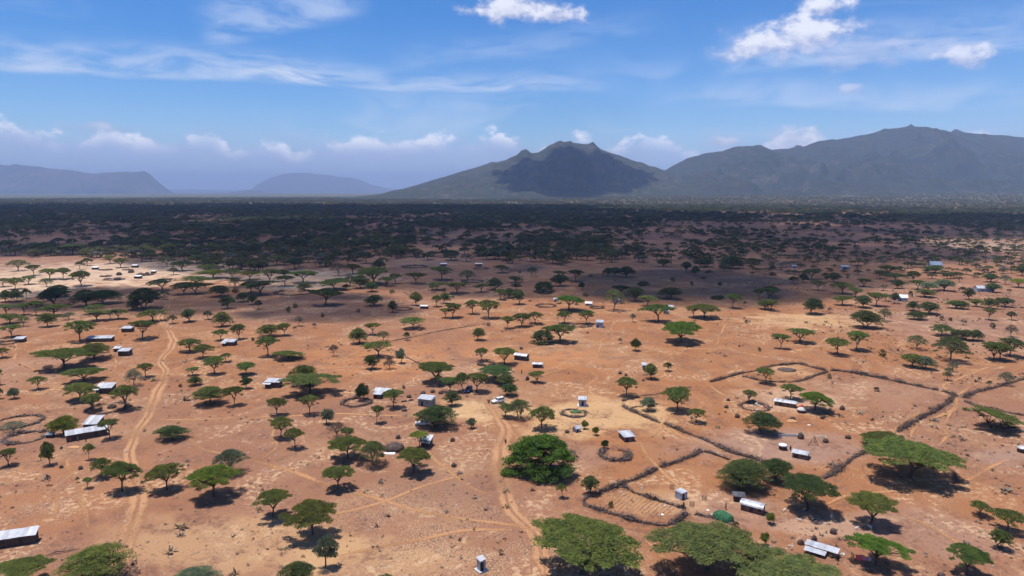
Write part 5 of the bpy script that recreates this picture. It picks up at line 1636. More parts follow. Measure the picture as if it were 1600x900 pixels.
# clothes line
cl = empty('clothes_line', at(1346, 880), R_(-24))
for xx in (-1.9, 1.9):
    MB().tube([(xx, 0, 0), (xx, 0, 1.7)], [.05, .04], 6).build('post', M_POLE, cl)
MB().tube([(-1.9, 0, 1.65), (0, 0, 1.55), (1.9, 0, 1.65)], [.012, .012, .012], 4).build('line', M_POLE, cl)
for j_, (x0, x1, dz_, cc_) in enumerate(((-1.75, -1.35, 1.3, (.75, .26, .03)), (-1.15, .1, .95, (.55, .10, .13)), (.2, 1.0, .85, (.62, .22, .30)), (1.1, 1.7, .8, (.35, .33, .42)))):
    V_, F_ = [], []
    for i_ in range(9):
        xx = x0 + (x1 - x0) * i_ / 8
        for k_ in range(5):
            V_.append((xx, .05 * math.sin(i_ * 1.7 + j_) * k_ / 4 + .02, 1.58 - dz_ * k_ / 4))
    for i_ in range(8):
        for k_ in range(4):
            F_.append((i_ * 5 + k_, (i_ + 1) * 5 + k_, (i_ + 1) * 5 + k_ + 1, i_ * 5 + k_ + 1))
    obj('cloth', mesh_from('cloth', V_, F_, [plain('cloth_%d' % j_, cc_, .15, 3.0, .85)], True), cl)
tag(cl, 'orange and pink washing on a line under the bright acacia', 'clothes line')

# cloth heaps and sand mounds
def mound(name, label, cat, u, v, wpx, dpx, h, mat, seed, jit=.12):
    x, y, t = G(u, v)
    k = t / FPX
    random.seed(seed)
    o = MB().lathe([(1.0, -.04), (.85, h * .28), (.6, h * .65), (.3, h * .92), (.05, h)], 14, jit=jit, sx=wpx * k / 2, sy=dpx * k / 2).build(name, mat, None, (x, y, 0), smooth=True)
    return tag(o, label, cat)


M_SAND = plain('orange_sand', (0.52, 0.27, 0.13), .12, 1.0, .95)
mound('sand_mound', 'low mound of pale orange sand beside the dark acacia', 'sand mound', 1237, 659, 19, 13, .8, M_SAND, 2)
mound('sand_mound', 'low orange sand mound in front of the long low house', 'sand mound', 115, 699, 22, 10, .45, M_SAND, 3)
mound('red_cloth_heap', 'heap of red and pink cloth by the pale domed round hut', 'cloth heap', 1252, 635, 9, 7, .7, plain('red_cloth', (.52, .10, .12), .3, 2.0), 4)
mound('rag_pile', 'dark red rag pile behind the white goats in the pen', 'cloth heap', 1197, 637, 8, 8, 1.0, plain('dark_red_cloth', (.28, .10, .09), .3, 2.0), 5)
mound('white_sheet', 'white sheet lying in the ash patch below the round hut', 'sheet', 1264, 664, 6, 4, .15, M_SHEET, 6)
mound('white_sheet', 'torn white sheet lying in the ploughed garden plot', 'sheet', 1035, 804, 6, 7, .12, M_SHEET, 7, .4)
mound('white_sheet', 'white scrap by the upper fence of the ploughed garden', 'sheet', 1040, 790, 4, 3, .12, M_SHEET, 8, .4)
mound('white_sheet', 'white scrap caught in the thorn bank by the green tarpaulin', 'sheet', 1112, 807, 6, 4, .8, M_SHEET, 9, .3)
mound('white_sheet', 'white scrap on the open ground above the thorn bank', 'sheet', 1106, 797, 6, 4, .15, M_SHEET, 10, .4)
mound('white_sheet', 'white rag by a stick left of the black-roofed hut', 'sheet', 1120, 772, 4, 3, .12, M_SHEET, 11, .4)
mound('white_sheet', 'white scrap at the end of the long sloping iron roof', 'sheet', 1317, 866, 8, 6, .3, M_SHEET, 12, .3)
mound('blue_cloth', 'dark blue cloth lying under the spreading acacia', 'cloth', 1258, 798, 9, 5, .2, plain('blue_cloth', (.03, .04, .13), .3, 2.0), 13, .3)
mound('tan_tent', 'pale tan sheet draped on the far side of the central acacias', 'sheet', 798, 582, 7, 6, 1.0, plain('tan_sheet', (.52, .38, .24), .2, 2.0), 14)
mound('garden_plants', 'low green plants growing inside the stone-grey pen', 'plants', 901, 644, 20, 14, .6, plain('garden_leaf', (.06, .11, .04), .5, 4.0), 15, .3)

# ploughed garden: ridges of turned soil
gd = empty('garden_ridges', at(1005, 790))
bx_, by_, _t = G(1005, 790)
M_RIDGE = plain('turned_soil', (0.33, 0.165, 0.074), .15, 1.2, .95)
for i_ in range(15):
    f_ = i_ / 14
    ua, va = 948 + 84 * f_, 786 + 3 * f_ - 22 * (1 - f_) * 0.2
    x0, y0, _ = G(940 + 96 * f_, 791 + 16 * f_)
    x1, y1, _ = G(966 + 92 * f_, 768 + 22 * f_)
    pts_ = [(x0 - bx_ + (x1 - x0) * q_ / 6, y0 - by_ + (y1 - y0) * q_ / 6, .0) for q_ in range(7)]
    MB().tube([(p_[0] + random.uniform(-.08, .08), p_[1], -.02) for p_ in pts_], [.05] + [.13 + random.uniform(-.05, .06) for _ in range(5)] + [.05], 6).build('ridge', M_RIDGE, gd, smooth=True)
tag(gd, 'ploughed ridges of orange soil inside the fenced garden', 'garden')

# tree guards of stakes
for (u_, v_, lab_) in ((1050, 764, 'ring of stakes behind the bluish metal store'), (1081, 791, 'ring of stakes below the bluish metal store'), (1100, 782, 'ring of stakes right of the bluish metal store')):
    tg = empty('stake_guard', at(u_, v_))
    for i_ in range(12):
        a_ = 6.283 * i_ / 12
        MB().tube([(.5 * math.cos(a_), .5 * math.sin(a_), 0), (.56 * math.cos(a_ + .1), .56 * math.sin(a_ + .1), random.uniform(1.1, 1.5))], [.05, .03], 5).build('stake', M_POLE, tg)
    tag(tg, lab_, 'stake guard', 'stake rings in the front compound')
stk = empty('stake_cluster', at(961, 704))
for i_ in range(9):
    xx = -1.0 + .25 * i_ + random.uniform(-.08, .08)
    MB().tube([(xx, random.uniform(-.2, .2), 0), (xx + random.uniform(-.15, .15), random.uniform(-.1, .1), random.uniform(1.5, 2.3))], [.05, .03], 5).build('stake', M_STONE, stk)
tag(stk, 'upright pale stakes at the gap of the open thorn pen', 'stakes')
lg = empty('fallen_branch', at(946, 653), R_(-38))
MB().tube([(-1.6, 0, .1), (-.4, .1, .12), (1.6, -.1, .08)], [.05, .08, .05], 6).build('branch', M_BARK, lg)
MB().tube([(-.4, .1, .12), (.4, .8, .25)], [.05, .02], 5).build('branch', M_BARK, lg)
tag(lg, 'fallen branch lying on the straw-coloured clearing', 'branch')
lg = empty('fallen_branch', at(97, 864), R_(28))
MB().tube([(-2.8, 0, .2), (-1.0, .2, .45), (.8, -.1, .3), (3.2, .1, .1)], [.06, .13, .11, .04], 6).build('branch', M_BARK, lg)
for q_ in (-1.5, .2, 1.4):
    MB().tube([(q_, 0, .3), (q_ + .6, .9, .8)], [.06, .02], 5).build('branch', M_BARK, lg)
tag(lg, 'fallen dry branch above the bottom left acacias', 'branch')


# ------------------------------------------------------------------ vehicles
def paint(name, colr, rough=0.3):
    m = plain(name, colr, .04, 2.0, rough, 0.0, spec=.5, rand=0.0)
    return m


M_GLASS = paint('car_glass', (.02, .025, .03), .08)
M_TYRE = plain('tyre_rubber', (.025, .024, .023), .2, 5.0, .9)
M_RIM = plain('wheel_rim', (.45, .45, .46), .1, 5.0, .4, .6)
M_LAMP = plain('lamp_glass', (.8, .8, .78), .05, 5.0, .2)
M_TAIL = plain('tail_lamp', (.45, .02, .02), .05, 5.0, .3)


def car(name, label, u, v, yaw, pm, L=4.7, Wd=1.9, H=1.85, cat='car'):
    """front towards local +x; hull and cabin lofted from side profiles"""
    root = empty(name, at(u, v), R_(yaw))
    hw = Wd / 2
    prof = [(-L * .5, .45), (-L * .495, 1.02), (-L * .30, 1.08), (L * .16, 1.08), (L * .30, 1.04), (L * .47, .96), (L * .5, .75), (L * .5, .42), (L * .2, .36), (-L * .3, .36)]
    n = len(prof)
    V = [(x, -hw, z) for x, z in prof] + [(x, hw, z) for x, z in prof]
    F = [tuple(range(n)), tuple(reversed(range(n, 2 * n)))] + [(i, n + i, n + (i + 1) % n, (i + 1) % n) for i in range(n)]
    me = mesh_from('body', V, F, [pm])
    bm = bmesh.new()
    bm.from_mesh(me)
    bmesh.ops.recalc_face_normals(bm, faces=bm.faces)
    bmesh.ops.bevel(bm, geom=bm.edges[:], offset=.05, segments=2, affect='EDGES', clamp_overlap=True)
    bm.to_mesh(me)
    bm.free()
    body = obj('body', me, root)
    a, b_, ri = hw - .04, hw - .22, .30
    MB().hexa([(-L * .485, -a, 1.06), (L * .17, -a, 1.06), (L * .17, a, 1.06), (-L * .485, a, 1.06),
               (-L * .455, -b_, H), (L * .06, -b_, H), (L * .06, b_, H), (-L * .455, b_, H)]).build('cabin', pm, root)
    k = .012

    def lerp(f, zz):
        return f
    for s in (-1, 1):
        for (x0, x1) in ((-L * .45, -L * .27), (-L * .245, -L * .085), (-L * .065, L * .085)):
            z0, z1 = 1.14, H - .12
            y0, y1 = a - (a - b_) * (z0 - 1.06) / (H - 1.06) + k, a - (a - b_) * (z1 - 1.06) / (H - 1.06) + k
            xs = .04 if x1 > 0 else .0
            pts = [(x0, s * y0, z0), (x1 + xs, s * y0, z0), (x1 - xs, s * y1, z1), (x0 + .03, s * y1, z1)]
            if s > 0: pts.reverse()
            obj('window', mesh_from('window', pts, [(0, 1, 2, 3)], [M_GLASS]), root)
    for (xb, xt, sg, nm) in ((L * .17, L * .06, 1, 'windscreen'), (-L * .485, -L * .455, -1, 'rear_window')):
        f0, f1 = .12, .86
        x0, x1 = xb + (xt - xb) * f0 + sg * k, xb + (xt - xb) * f1 + sg * k
        z0, z1 = 1.06 + (H - 1.06) * f0, 1.06 + (H - 1.06) * f1
        y0, y1 = a - .1, b_ - .04
        pts = [(x0, -y0, z0), (x0, y0, z0), (x1, y1, z1), (x1, -y1, z1)]
        if sg < 0: pts.reverse()
        obj(nm, mesh_from(nm, pts, [(0, 1, 2, 3)], [M_GLASS]), root)
    for sx in (-L * .31, L * .31):
        for s in (-1, 1):
            w = MB().tube([(0, -.12, 0), (0, .12, 0)], [.36, .36], 16).build('wheel', M_TYRE, root, (sx, s * (hw - .1), .36))
            MB().tube([(0, -.135, 0), (0, .135, 0)], [.2, .2], 10).build('rim', M_RIM, w)
    for s in (-1, 1):
        MB().box(L * .5 - .02, L * .5 + .02, s * .68 - .16, s * .68 + .16, .68, .86).build('headlight', M_LAMP, root)
        MB().box(-L * .5 - .02, -L * .5 + .03, s * .78 - .1, s * .78 + .1, .62, .98).build('tail_light', M_TAIL, root)
    MB().box(L * .5 - .03, L * .5 + .09, -hw + .05, hw - .05, .42, .60).build('bumper', M_TYRE, root)
    rr = MB()
    for s in (-1, 1):
        rr.box(-L * .42, L * .03, s * (b_ - .08) - .02, s * (b_ - .08) + .02, H + .03, H + .07)
    rr.build('roof_rack', M_TYRE, root)
    return tag(root, label, cat)


car('off_road_car', 'white off-road car parked in the open sandy clearing', 778, 629, 212, paint('white_paint', (.80, .80, .80)))
car('off_road_car', 'dark blue off-road car in the shade of the clearing acacias', 732, 612, 255, paint('blue_paint', (.03, .05, .13)))
car('off_road_car', 'white car half under the dark layered acacia', 660, 664, 184, paint('white_dusty_paint', (.78, .76, .73), .4))


# ------------------------------------------------------------------ people and goats
M_SKIN = plain('skin', (.075, .042, .028), .1, 3.0, .6, rand=0.0)
M_HAIR = plain('hair', (.012, .010, .009), .1, 9.0, .8, rand=0.0)
BODY = {}


def skin_mesh(name, joints, edges, rads, mat, sub=1):
    me = bpy.data.meshes.new(name + '_skeleton')
    me.from_pydata([tuple(j) for j in joints], edges, [])
    o = bpy.data.objects.new(name + '_skeleton', me)
    COL.objects.link(o)
    md = o.modifiers.new('skin', 'SKIN')
    if not me.skin_vertices:
        me.skin_vertices.new(name='skin')
    sv = me.skin_vertices[0].data
    for i, r in enumerate(rads):
        sv[i].radius = (r, r) if not isinstance(r, tuple) else r
        sv[i].use_root = (i == 0)
    o.modifiers.new('smooth', 'SUBSURF').levels = sub
    dg = bpy.context.evaluated_depsgraph_get()
    out = bpy.data.meshes.new_from_object(o.evaluated_get(dg))
    bpy.data.objects.remove(o)
    out.name = name
    out.materials.clear()
    out.materials.append(mat)
    return out


def person_meshes(pose):
    """pose: 'stand' or 'walk'"""
    st = .10 if pose == 'stand' else .26
    J = [(0, 0, .92), (0, 0, 1.12), (0, 0, 1.36), (0, 0, 1.47), (0, .01, 1.55), (0, .015, 1.64), (0, .01, 1.72)]
    E = [(0, 1), (1, 2), (2, 3), (3, 4), (4, 5), (5, 6)]
    Rr = [(.15, .10), (.125, .085), (.155, .095), (.055, .055), (.075, .085), (.085, .095), (.05, .055)]
    for s in (-1, 1):
        b = len(J)
        f = st * s * (.0 if pose == 'stand' else 1.0)
        J += [(s * .10, 0, .86), (s * .11, f * .5 + .03, .48), (s * .115, f - .02, .09), (s * .125, f + .13, .045)]
        E += [(0, b), (b, b + 1), (b + 1, b + 2), (b + 2, b + 3)]
        Rr += [.088, .062, .042, (.04, .032)]
        b = len(J)
        g_ = -f * .8
        J += [(s * .20, 0, 1.39), (s * .245, -.03 + g_ * .4, 1.12), (s * .255, .05 + g_, .87), (s * .255, .075 + g_, .78)]
        E += [(2, b), (b, b + 1), (b + 1, b + 2), (b + 2, b + 3)]
        Rr += [.055, .043, .033, .030]
        h0 = b + 3
        for q, (dx_, dy_, ln) in enumerate(((-.012, .012, .075), (-.004, .014, .085), (.006, .014, .08), (.014, .012, .065), (-.02, .05, .045))):
            b = len(J)
            J += [(s * .255 + dx_ * 1.6, .085 + g_ + dy_ * (q == 4) + (q - 2) * .014, .755), (s * .255 + dx_ * 1.6, .10 + g_ + dy_ * (q == 4) + (q - 2) * .014, .755 - ln)]
            E += [(h0, b), (b, b + 1)]
            Rr += [.009, .007]
    return skin_mesh('body', J, E, Rr, M_SKIN)


def robe_mesh(hem, mat_col):
    mb = MB()
    k = 14
    for (z, rx, ry) in ((hem, .24, .17), (hem + .25, .225, .165), (.92, .20, .145), (1.12, .175, .125), (1.30, .215, .135), (1.42, .20, .12), (1.47, .09, .08)):
        for j in range(k):
            a = 6.283 * j / k
            w = 1 + (.06 * math.sin(5 * a) if z < .9 else 0)
            mb.V.append((rx * w * math.cos(a), ry * w * math.sin(a), z))
    for i in range(6):
        for j in range(k):
            mb.F.append((i * k + j, i * k + (j + 1) % k, (i + 1) * k + (j + 1) % k, (i + 1) * k + j))
    return mb


def person(label, u, v, yaw, colr, pose='stand', scale=1.0, hem=.45, group=None):
    if pose not in BODY:
        BODY[pose] = person_meshes(pose)
    root = empty('person', at(u, v), R_(yaw))
    root.scale = (scale, scale, scale)
    obj('body', BODY[pose], root)
    robe_mesh(hem, colr).build('clothing', plain('cloth_p', colr, .15, 3.0, .85, rand=0.0), root, smooth=True)
    MB().lathe([(.09, 1.66), (.098, 1.71), (.085, 1.77), (.04, 1.805)], 10, cy=.0).build('hair', M_HAIR, root, smooth=True)
    fc = MB()
    for s in (-1, 1):
        fc.box(s * .034 - .012, s * .034 + .012, .098, .112, 1.655, 1.667)
    fc.box(-.014, .014, .10, .128, 1.615, 1.65)
    fc.box(-.026, .026, .098, .110, 1.582, 1.592)
    fc.build('face_features', M_HAIR, root)
    for s in (-1, 1):
        MB().box(s * .094 - .012, s * .094 + .012, -.005, .035, 1.62, 1.68).build('ear', M_SKIN, root)
    return tag(root, label, 'person', group)


person('person in dark clothes at the far end of the trio by the white car', 762.5, 631, 120, (.05, .045, .06))
person('person in brown clothes standing in the middle of the trio by the white car', 764.5, 631.2, 200, (.12, .07, .05))
person('person in pale clothes standing closest to the white car', 767.5, 631, 90, (.32, .27, .26))
person('person in dark clothes walking alone on the vehicle track', 790, 694, 10, (.06, .06, .075), 'walk')
person('person in reddish clothes standing at the open end of the long low house', 110.5, 690, 180, (.28, .09, .06))
person('child in dark clothes standing at the corner of the long low house', 114.5, 690, 150, (.07, .05, .05), scale=.75)
person('person in dark clothes in front of the long low house', 120, 689, 190, (.05, .05, .06))
person('person in tan clothes beside the wall of the long low house', 122, 689.5, 170, (.22, .16, .11))
person('person in dark clothes walking past the door of the long low house', 134.5, 690, 80, (.08, .06, .06), 'walk')
person('person in dark clothes at the corner of the ploughed garden fence', 1068, 795, 30, (.05, .04, .05))
person('person in dark red clothes between the green tarpaulin and the arched tin hut', 1134, 796, 60, (.16, .05, .06))
person('person in dark clothes standing between the round hut and the square hut', 1235, 705, 0, (.06, .05, .06))
person('person in dark clothes standing above the bright acacia', 1366, 833, 250, (.06, .045, .04))
person('person in brown clothes near the pointed stump heap', 815, 584, 40, (.16, .09, .06))
person('person in pale clothes walking by the far fence of the stony field', 1399, 593, 100, (.45, .40, .38), 'walk')

M_GOAT = plain('goat_hair', (.72, .68, .62), .12, 4.0, .9, rand=.1)
GOAT = None


def goat_mesh():
    J = [(0, 0, .58), (.28, 0, .60), (-.30, 0, .62), (.40, 0, .74), (.50, 0, .84), (.62, 0, .80), (.69, 0, .75), (-.42, 0, .70), (-.47, 0, .64)]
    E = [(0, 1), (0, 2), (1, 3), (3, 4), (4, 5), (5, 6), (2, 7), (7, 8)]
    Rr = [(.15, .17), (.15, .19), (.14, .16), (.085, .10), (.065, .075), (.055, .06), (.035, .035), (.035, .03), (.02, .02)]
    for s in (-1, 1):
        b = len(J)
        J += [(.26, s * .09, .44), (.27, s * .095, .25), (.26, s * .095, .03)]
        E += [(1, b), (b, b + 1), (b + 1, b + 2)]
        Rr += [.06, .032, .03]
        b = len(J)
        J += [(-.28, s * .10, .44), (-.38, s * .10, .24), (-.34, s * .10, .03)]
        E += [(2, b), (b, b + 1), (b + 1, b + 2)]
        Rr += [.075, .032, .03]
        b = len(J)
        J += [(.50, s * .12, .80)]
        E += [(4, b)]
        Rr += [(.03, .015)]
    return skin_mesh('goat_body', J, E, Rr, M_GOAT)


def goat(label, u, v, yaw, sc=1.0, group=None):
    global GOAT
    if GOAT is None:
        GOAT = goat_mesh()
    o = obj('goat', GOAT, None, at(u, v), (0, 0, R_(yaw)), (sc, sc, sc))
    return tag(o, label, 'goat', group)


for (u_, v_, y_, lab_) in ((1181, 633, 20, 'white goat at the back of the thorn pen'), (1184, 635, 170, 'white goat in the middle of the thorn pen'), (1190, 638.5, 60, 'white goat at the near rim of the thorn pen, close to the rags'),
                           (1174, 637, 140, 'white goat left in the thorn pen under the small tree'), (1183, 643, 10, 'white goat outside the thorn pen, above the dark acacia')):
    goat(lab_, u_, v_, y_, 1.15, 'white goats at the thorn pen')
for (u_, v_, y_, lab_) in ((1225, 800, 30, 'white goat standing beside the shadow with the blue cloth'), (1249, 815, 175, 'white goat on the pale ground above the dark brush heaps'), (1299, 810, 60, 'white goat at the tip of the spreading acacia shadow'),
                           (1338, 828, 10, 'white goat alone on open soil left of the shaded goat'), (1359, 826, 130, 'white goat at the shadow edge beside the standing person')):
    goat(lab_, u_, v_, y_, 0.95, 'white goats loose in the front compound')


# ------------------------------------------------------------------ uncountable things: the far wood, scrub, stones
STASH = bpy.data.collections.new('scatter_sources')


def scatter(name, label, sources, P3, S3, RZ, IDX):
    """one object whose points carry instances of a few small source meshes"""
    coll = bpy.data.collections.new(name + '_sources')
    for i, me in enumerate(sources):
        so = bpy.data.objects.new('%s_source_%02d' % (name, i), me[0])
        so.color = (*me[1], 1)
        coll.objects.link(so)
    me = bpy.data.meshes.new(name)
    n = len(P3)
    me.vertices.add(n)
    me.vertices.foreach_set('co', np.asarray(P3, np.float32).ravel())
    for an, tp, dat in (('scl', 'FLOAT_VECTOR', np.asarray(S3, np.float32).ravel()), ('rz', 'FLOAT', np.asarray(RZ, np.float32)), ('idx', 'INT', np.asarray(IDX, np.int32))):
        at_ = me.attributes.new(an, tp, 'POINT')
        at_.data.foreach_set('vector' if tp == 'FLOAT_VECTOR' else 'value', dat)
    o = obj(name, me)
    ng = bpy.data.node_groups.new(name + '_nodes', 'GeometryNodeTree')
    ng.interface.new_socket('Geometry', in_out='INPUT', socket_type='NodeSocketGeometry')
    ng.interface.new_socket('Geometry', in_out='OUTPUT', socket_type='NodeSocketGeometry')
    b = NB(ng)
    gi, go = b.n('NodeGroupInput'), b.n('NodeGroupOutput')
    ci = b.n('GeometryNodeCollectionInfo')
    ci.inputs['Collection'].default_value = coll
    ci.inputs['Separate Children'].default_value = True
    ci.inputs['Reset Children'].default_value = True
    iop = b.n('GeometryNodeInstanceOnPoints')
    iop.inputs['Pick Instance'].default_value = True

    def attr(nm, tp):
        nd = b.n('GeometryNodeInputNamedAttribute', data_type=tp)
        nd.inputs['Name'].default_value = nm
        return nd.outputs['Attribute']
    ng.links.new(gi.outputs[0], iop.inputs['Points'])
    ng.links.new(ci.outputs[0], iop.inputs['Instance'])
    ng.links.new(attr('idx', 'INT'), iop.inputs['Instance Index'])
    cx = b.n('ShaderNodeCombineXYZ')
    ng.links.new(attr('rz', 'FLOAT'), cx.inputs[2])
    ng.links.new(cx.outputs[0], iop.inputs['Rotation'])
    ng.links.new(attr('scl', 'FLOAT_VECTOR'), iop.inputs['Scale'])
    ng.links.new(iop.outputs[0], go.inputs[0])
    md = o.modifiers.new('scatter', 'NODES')
    md.node_group = ng
    return tag(o, label, kind='stuff')


def far_tree(seed, dense, lm):
    rng = np.random.default_rng(seed)
    pads = pads_umbrella(rng, 16, .35, .4 if dense else .2, .15)
    V, F = crown_from_pads(pads, 300 if dense else 200, .17, rng)
    mb = MB()
    mb.tube([(0, 0, -.02), (.02, 0, .35), (.0, .02, .5)], [.05, .04, .03], 4, False)
    for i in range(4):
        a = 1.57 * i + rng.uniform(0, 1)
        mb.tube([(0, 0, .42), (.42 * math.cos(a), .42 * math.sin(a), .82)], [.03, .012], 3, False)
    me = mesh_from('far_tree', np.concatenate([V, np.array(mb.V)]), [tuple(f) for f in F.tolist()] + [tuple(len(V) + i for i in f) for f in mb.F],
                   [lm, M_BARK], midx=[0] * len(F) + [1] * len(mb.F))
    return me


FAR_SRC = []
for i_, (hue_, den_) in enumerate((('d', 1), ('g', 1), ('d', 1), ('k', 1), ('o', 0), ('g', 0), ('y', 0), ('d', 1))):
    FAR_SRC.append((far_tree(900 + i_, den_, leaf_material('far_leaf_%d' % i_, (HUE[hue_][0] * .92, HUE[hue_][1] * .74, HUE[hue_][2] * 1.05))), HUE[hue_]))

EDGE_U = np.array([-400, 0, 110, 150, 250, 290, 330, 430, 520, 620, 800, 1000, 1150, 1300, 1430, 1480, 1700, 2200], float)
EDGE_V = np.array([402, 402, 403, 404, 406, 416, 424, 426, 414, 410, 411, 408, 432, 438, 438, 436, 434, 434], float)
FOREST = {}


def make_forest():
    rng = np.random.default_rng(5)
    N = 420000
    d0, d1 = 640.0, 8200.0
    d = np.sqrt(rng.random(N) * (d1 ** 2 - d0 ** 2) + d0 ** 2)
    a = rng.uniform(-0.80, 0.80, N)
    x, y = d * np.sin(a), d * np.cos(a)
    cp, sp = math.cos(PITCH), math.sin(PITCH)
    dep = y * cp + CAM_H * sp
    u = 800 + FPX * x / dep
    v = 450 + FPX * (CAM_H * cp - y * sp) / dep
    edge = np.interp(u, EDGE_U, EDGE_V) + (fbm(x / 60, y / 60, 77, 2) - .5) * 22
    n1 = .5 * fbm(x / 210, y / 260, 31, 4) + .5 * fbm(x / 95, y / 110, 37, 3)
    n2 = fbm(x / 900, y / 700, 41, 3)
    inside = v < edge
    # chance of a tree: thick in the dark belt, thinner to the right and on the far plain
    belt = np.clip((3900 - d) / 900, 0, 1)
    thick = np.where(n1 > .48, 1.0, .16) * (0.9 + .5 * (n2 - .5))
    right = np.clip((u - 980) / 200, 0, 1) * np.clip((v - 336) / 14, 0, 1) * np.clip((1480 - u) / 60, 0, 1)
    thick *= 1 - .22 * right
    near_right = (v > np.interp(u, [1000, 1150, 1300, 1430, 1480, 1700], [500, 402, 396, 384, 372, 370]))
    thick = np.where(near_right, np.where(n1 > .44, .8, .42), thick)
    near_left = (u < 560) & (v > np.interp(u, [-400, 0, 150, 330, 430, 560], [386, 386, 391, 396, 402, 408]))
    thick = np.where(near_left, np.where(n1 > .42, .6, .3), thick)
    thick = np.where(near_left | near_right, thick, thick * np.clip((edge - v) / 16, .3, 1))
    p = belt * thick * 1.0 + (1 - belt) * np.where(n1 > .44, .42, .16)
    keep = inside & (rng.random(N) < p * .85)
    # thinning with distance where single trees can no longer be told apart
    keep &= rng.random(N) < np.clip(1.15 - d / 9000, .3, 1)
    x, y, d, v, u, n1, near_right, near_left = x[keep], y[keep], d[keep], v[keep], u[keep], n1[keep], near_right[keep], near_left[keep]
    n = len(x)
    R = rng.uniform(5.0, 10.5, n) * np.where(d > 3600, .8, 1.0) * np.where((u > 1000) & (v > 345), .72, 1.0)
    R = np.where(near_right, R * .72, R)
    R = np.where(near_left, R * .95, R)
    H = R * rng.uniform(.75, 1.15, n)
    idx = rng.choice(8, n, p=[.2, .14, .2, .1, .1, .1, .04, .12])
    idx = np.where(d > 3400, rng.choice([1, 4, 5, 6, 0], n), idx)
    idx = np.where(near_left | near_right, rng.choice([1, 4, 5, 1, 6, 0], n), idx)  # trees on the sunlit fringes get paler leaves; sunlight put into the colour
    z = np.array([apron(a_, b_) for a_, b_ in zip(x, y)])
    extra = []
    for (u_, v_, w_, h_, fo_, hu_, le_) in FAR_EXTRA:
        gx, gy, gt_ = G(u_, v_)
        extra.append((gx, gy, .545 * w_ / FPX * gt_, h_ / FPX * gt_ * .95, {'g': 1, 'd': 2, 'k': 3, 'o': 4, 'y': 6, 'n': 6, 'l': 5, 'b': 5}[hu_]))
    ex = np.array(extra).reshape(-1, 5)
    x, y, z = np.append(x, ex[:, 0]), np.append(y, ex[:, 1]), np.append(z, 0 * ex[:, 0])
    R, H, idx = np.append(R, ex[:, 2]), np.append(H, ex[:, 3]), np.append(idx, ex[:, 4].astype(int))
    n = len(x)
    scatter('acacia_woodland', 'dense belt of flat-topped acacias reaching across the plain to the hills', FAR_SRC,
            np.stack([x, y, z - .05], -1), np.stack([R, R, H], -1), rng.uniform(0, 6.283, n), idx)
    print('FOREST', n)


make_forest()


def tuft_mesh(seed, n, spread, h, mat):
    rng = random.Random(seed)
    V, F = [], []
    for i in range(n):
        a = rng.uniform(0, 6.283)
        r = spread * math.sqrt(rng.random())
        b_ = np.array([r * .5 * math.cos(a), r * .5 * math.sin(a), rng.uniform(0, h * .4)])
        tip = np.array([r * math.cos(a) * 1.3, r * math.sin(a) * 1.3, h * rng.uniform(.4, 1)])
        w = np.array([-math.sin(a), math.cos(a), 0]) * rng.uniform(.06, .14)
        o = len(V)
        V += [tuple(b_ - w), tuple(b_ + w), tuple(tip + w * .6), tuple(tip - w * .6)]
        F.append((o, o + 1, o + 2, o + 3))
    return mesh_from('tuft', V, F, [mat])


M_TUFT = []
for nm_, c_ in (('dry_twig', (.115, .082, .066)), ('grey_scrub', (.16, .135, .10)), ('scrub_leaf', (.085, .09, .045)), ('straw', (.40, .30, .17))):
    M_TUFT.append(plain(nm_, c_, .3, 2.0, .95))


def field_points(rng, N, dmax=620):
    d = np.sqrt(rng.random(N) * (dmax ** 2 - 100 ** 2) + 100 ** 2)
    a = rng.uniform(-.72, .72, N)
    x, y = d * np.sin(a), d * np.cos(a)
    cp, sp = math.cos(PITCH), math.sin(PITCH)
    dep = y * cp + CAM_H * sp
    return x, y, d, 800 + FPX * x / dep, 450 + FPX * (CAM_H * cp - y * sp) / dep


PATH_MASK = []          # ground points that stay bare: paths, yards
for q_ in FOOT:
    PATH_MASK += [(*p_, 1.6) for p_ in smooth_line([G(u_, v_)[:2] for u_, v_ in q_], 3.0)]


def bare(u, v):
    k = np.zeros(len(u), bool)
    for (cu, cv, ru, rv) in ((760, 640, 110, 16), (950, 655, 95, 38), (1240, 690, 90, 40), (140, 430, 240, 26), (1170, 800, 110, 30), (1450, 830, 80, 30)):
        k |= ((u - cu) / ru) ** 2 + ((v - cv) / rv) ** 2 < 1
    return k


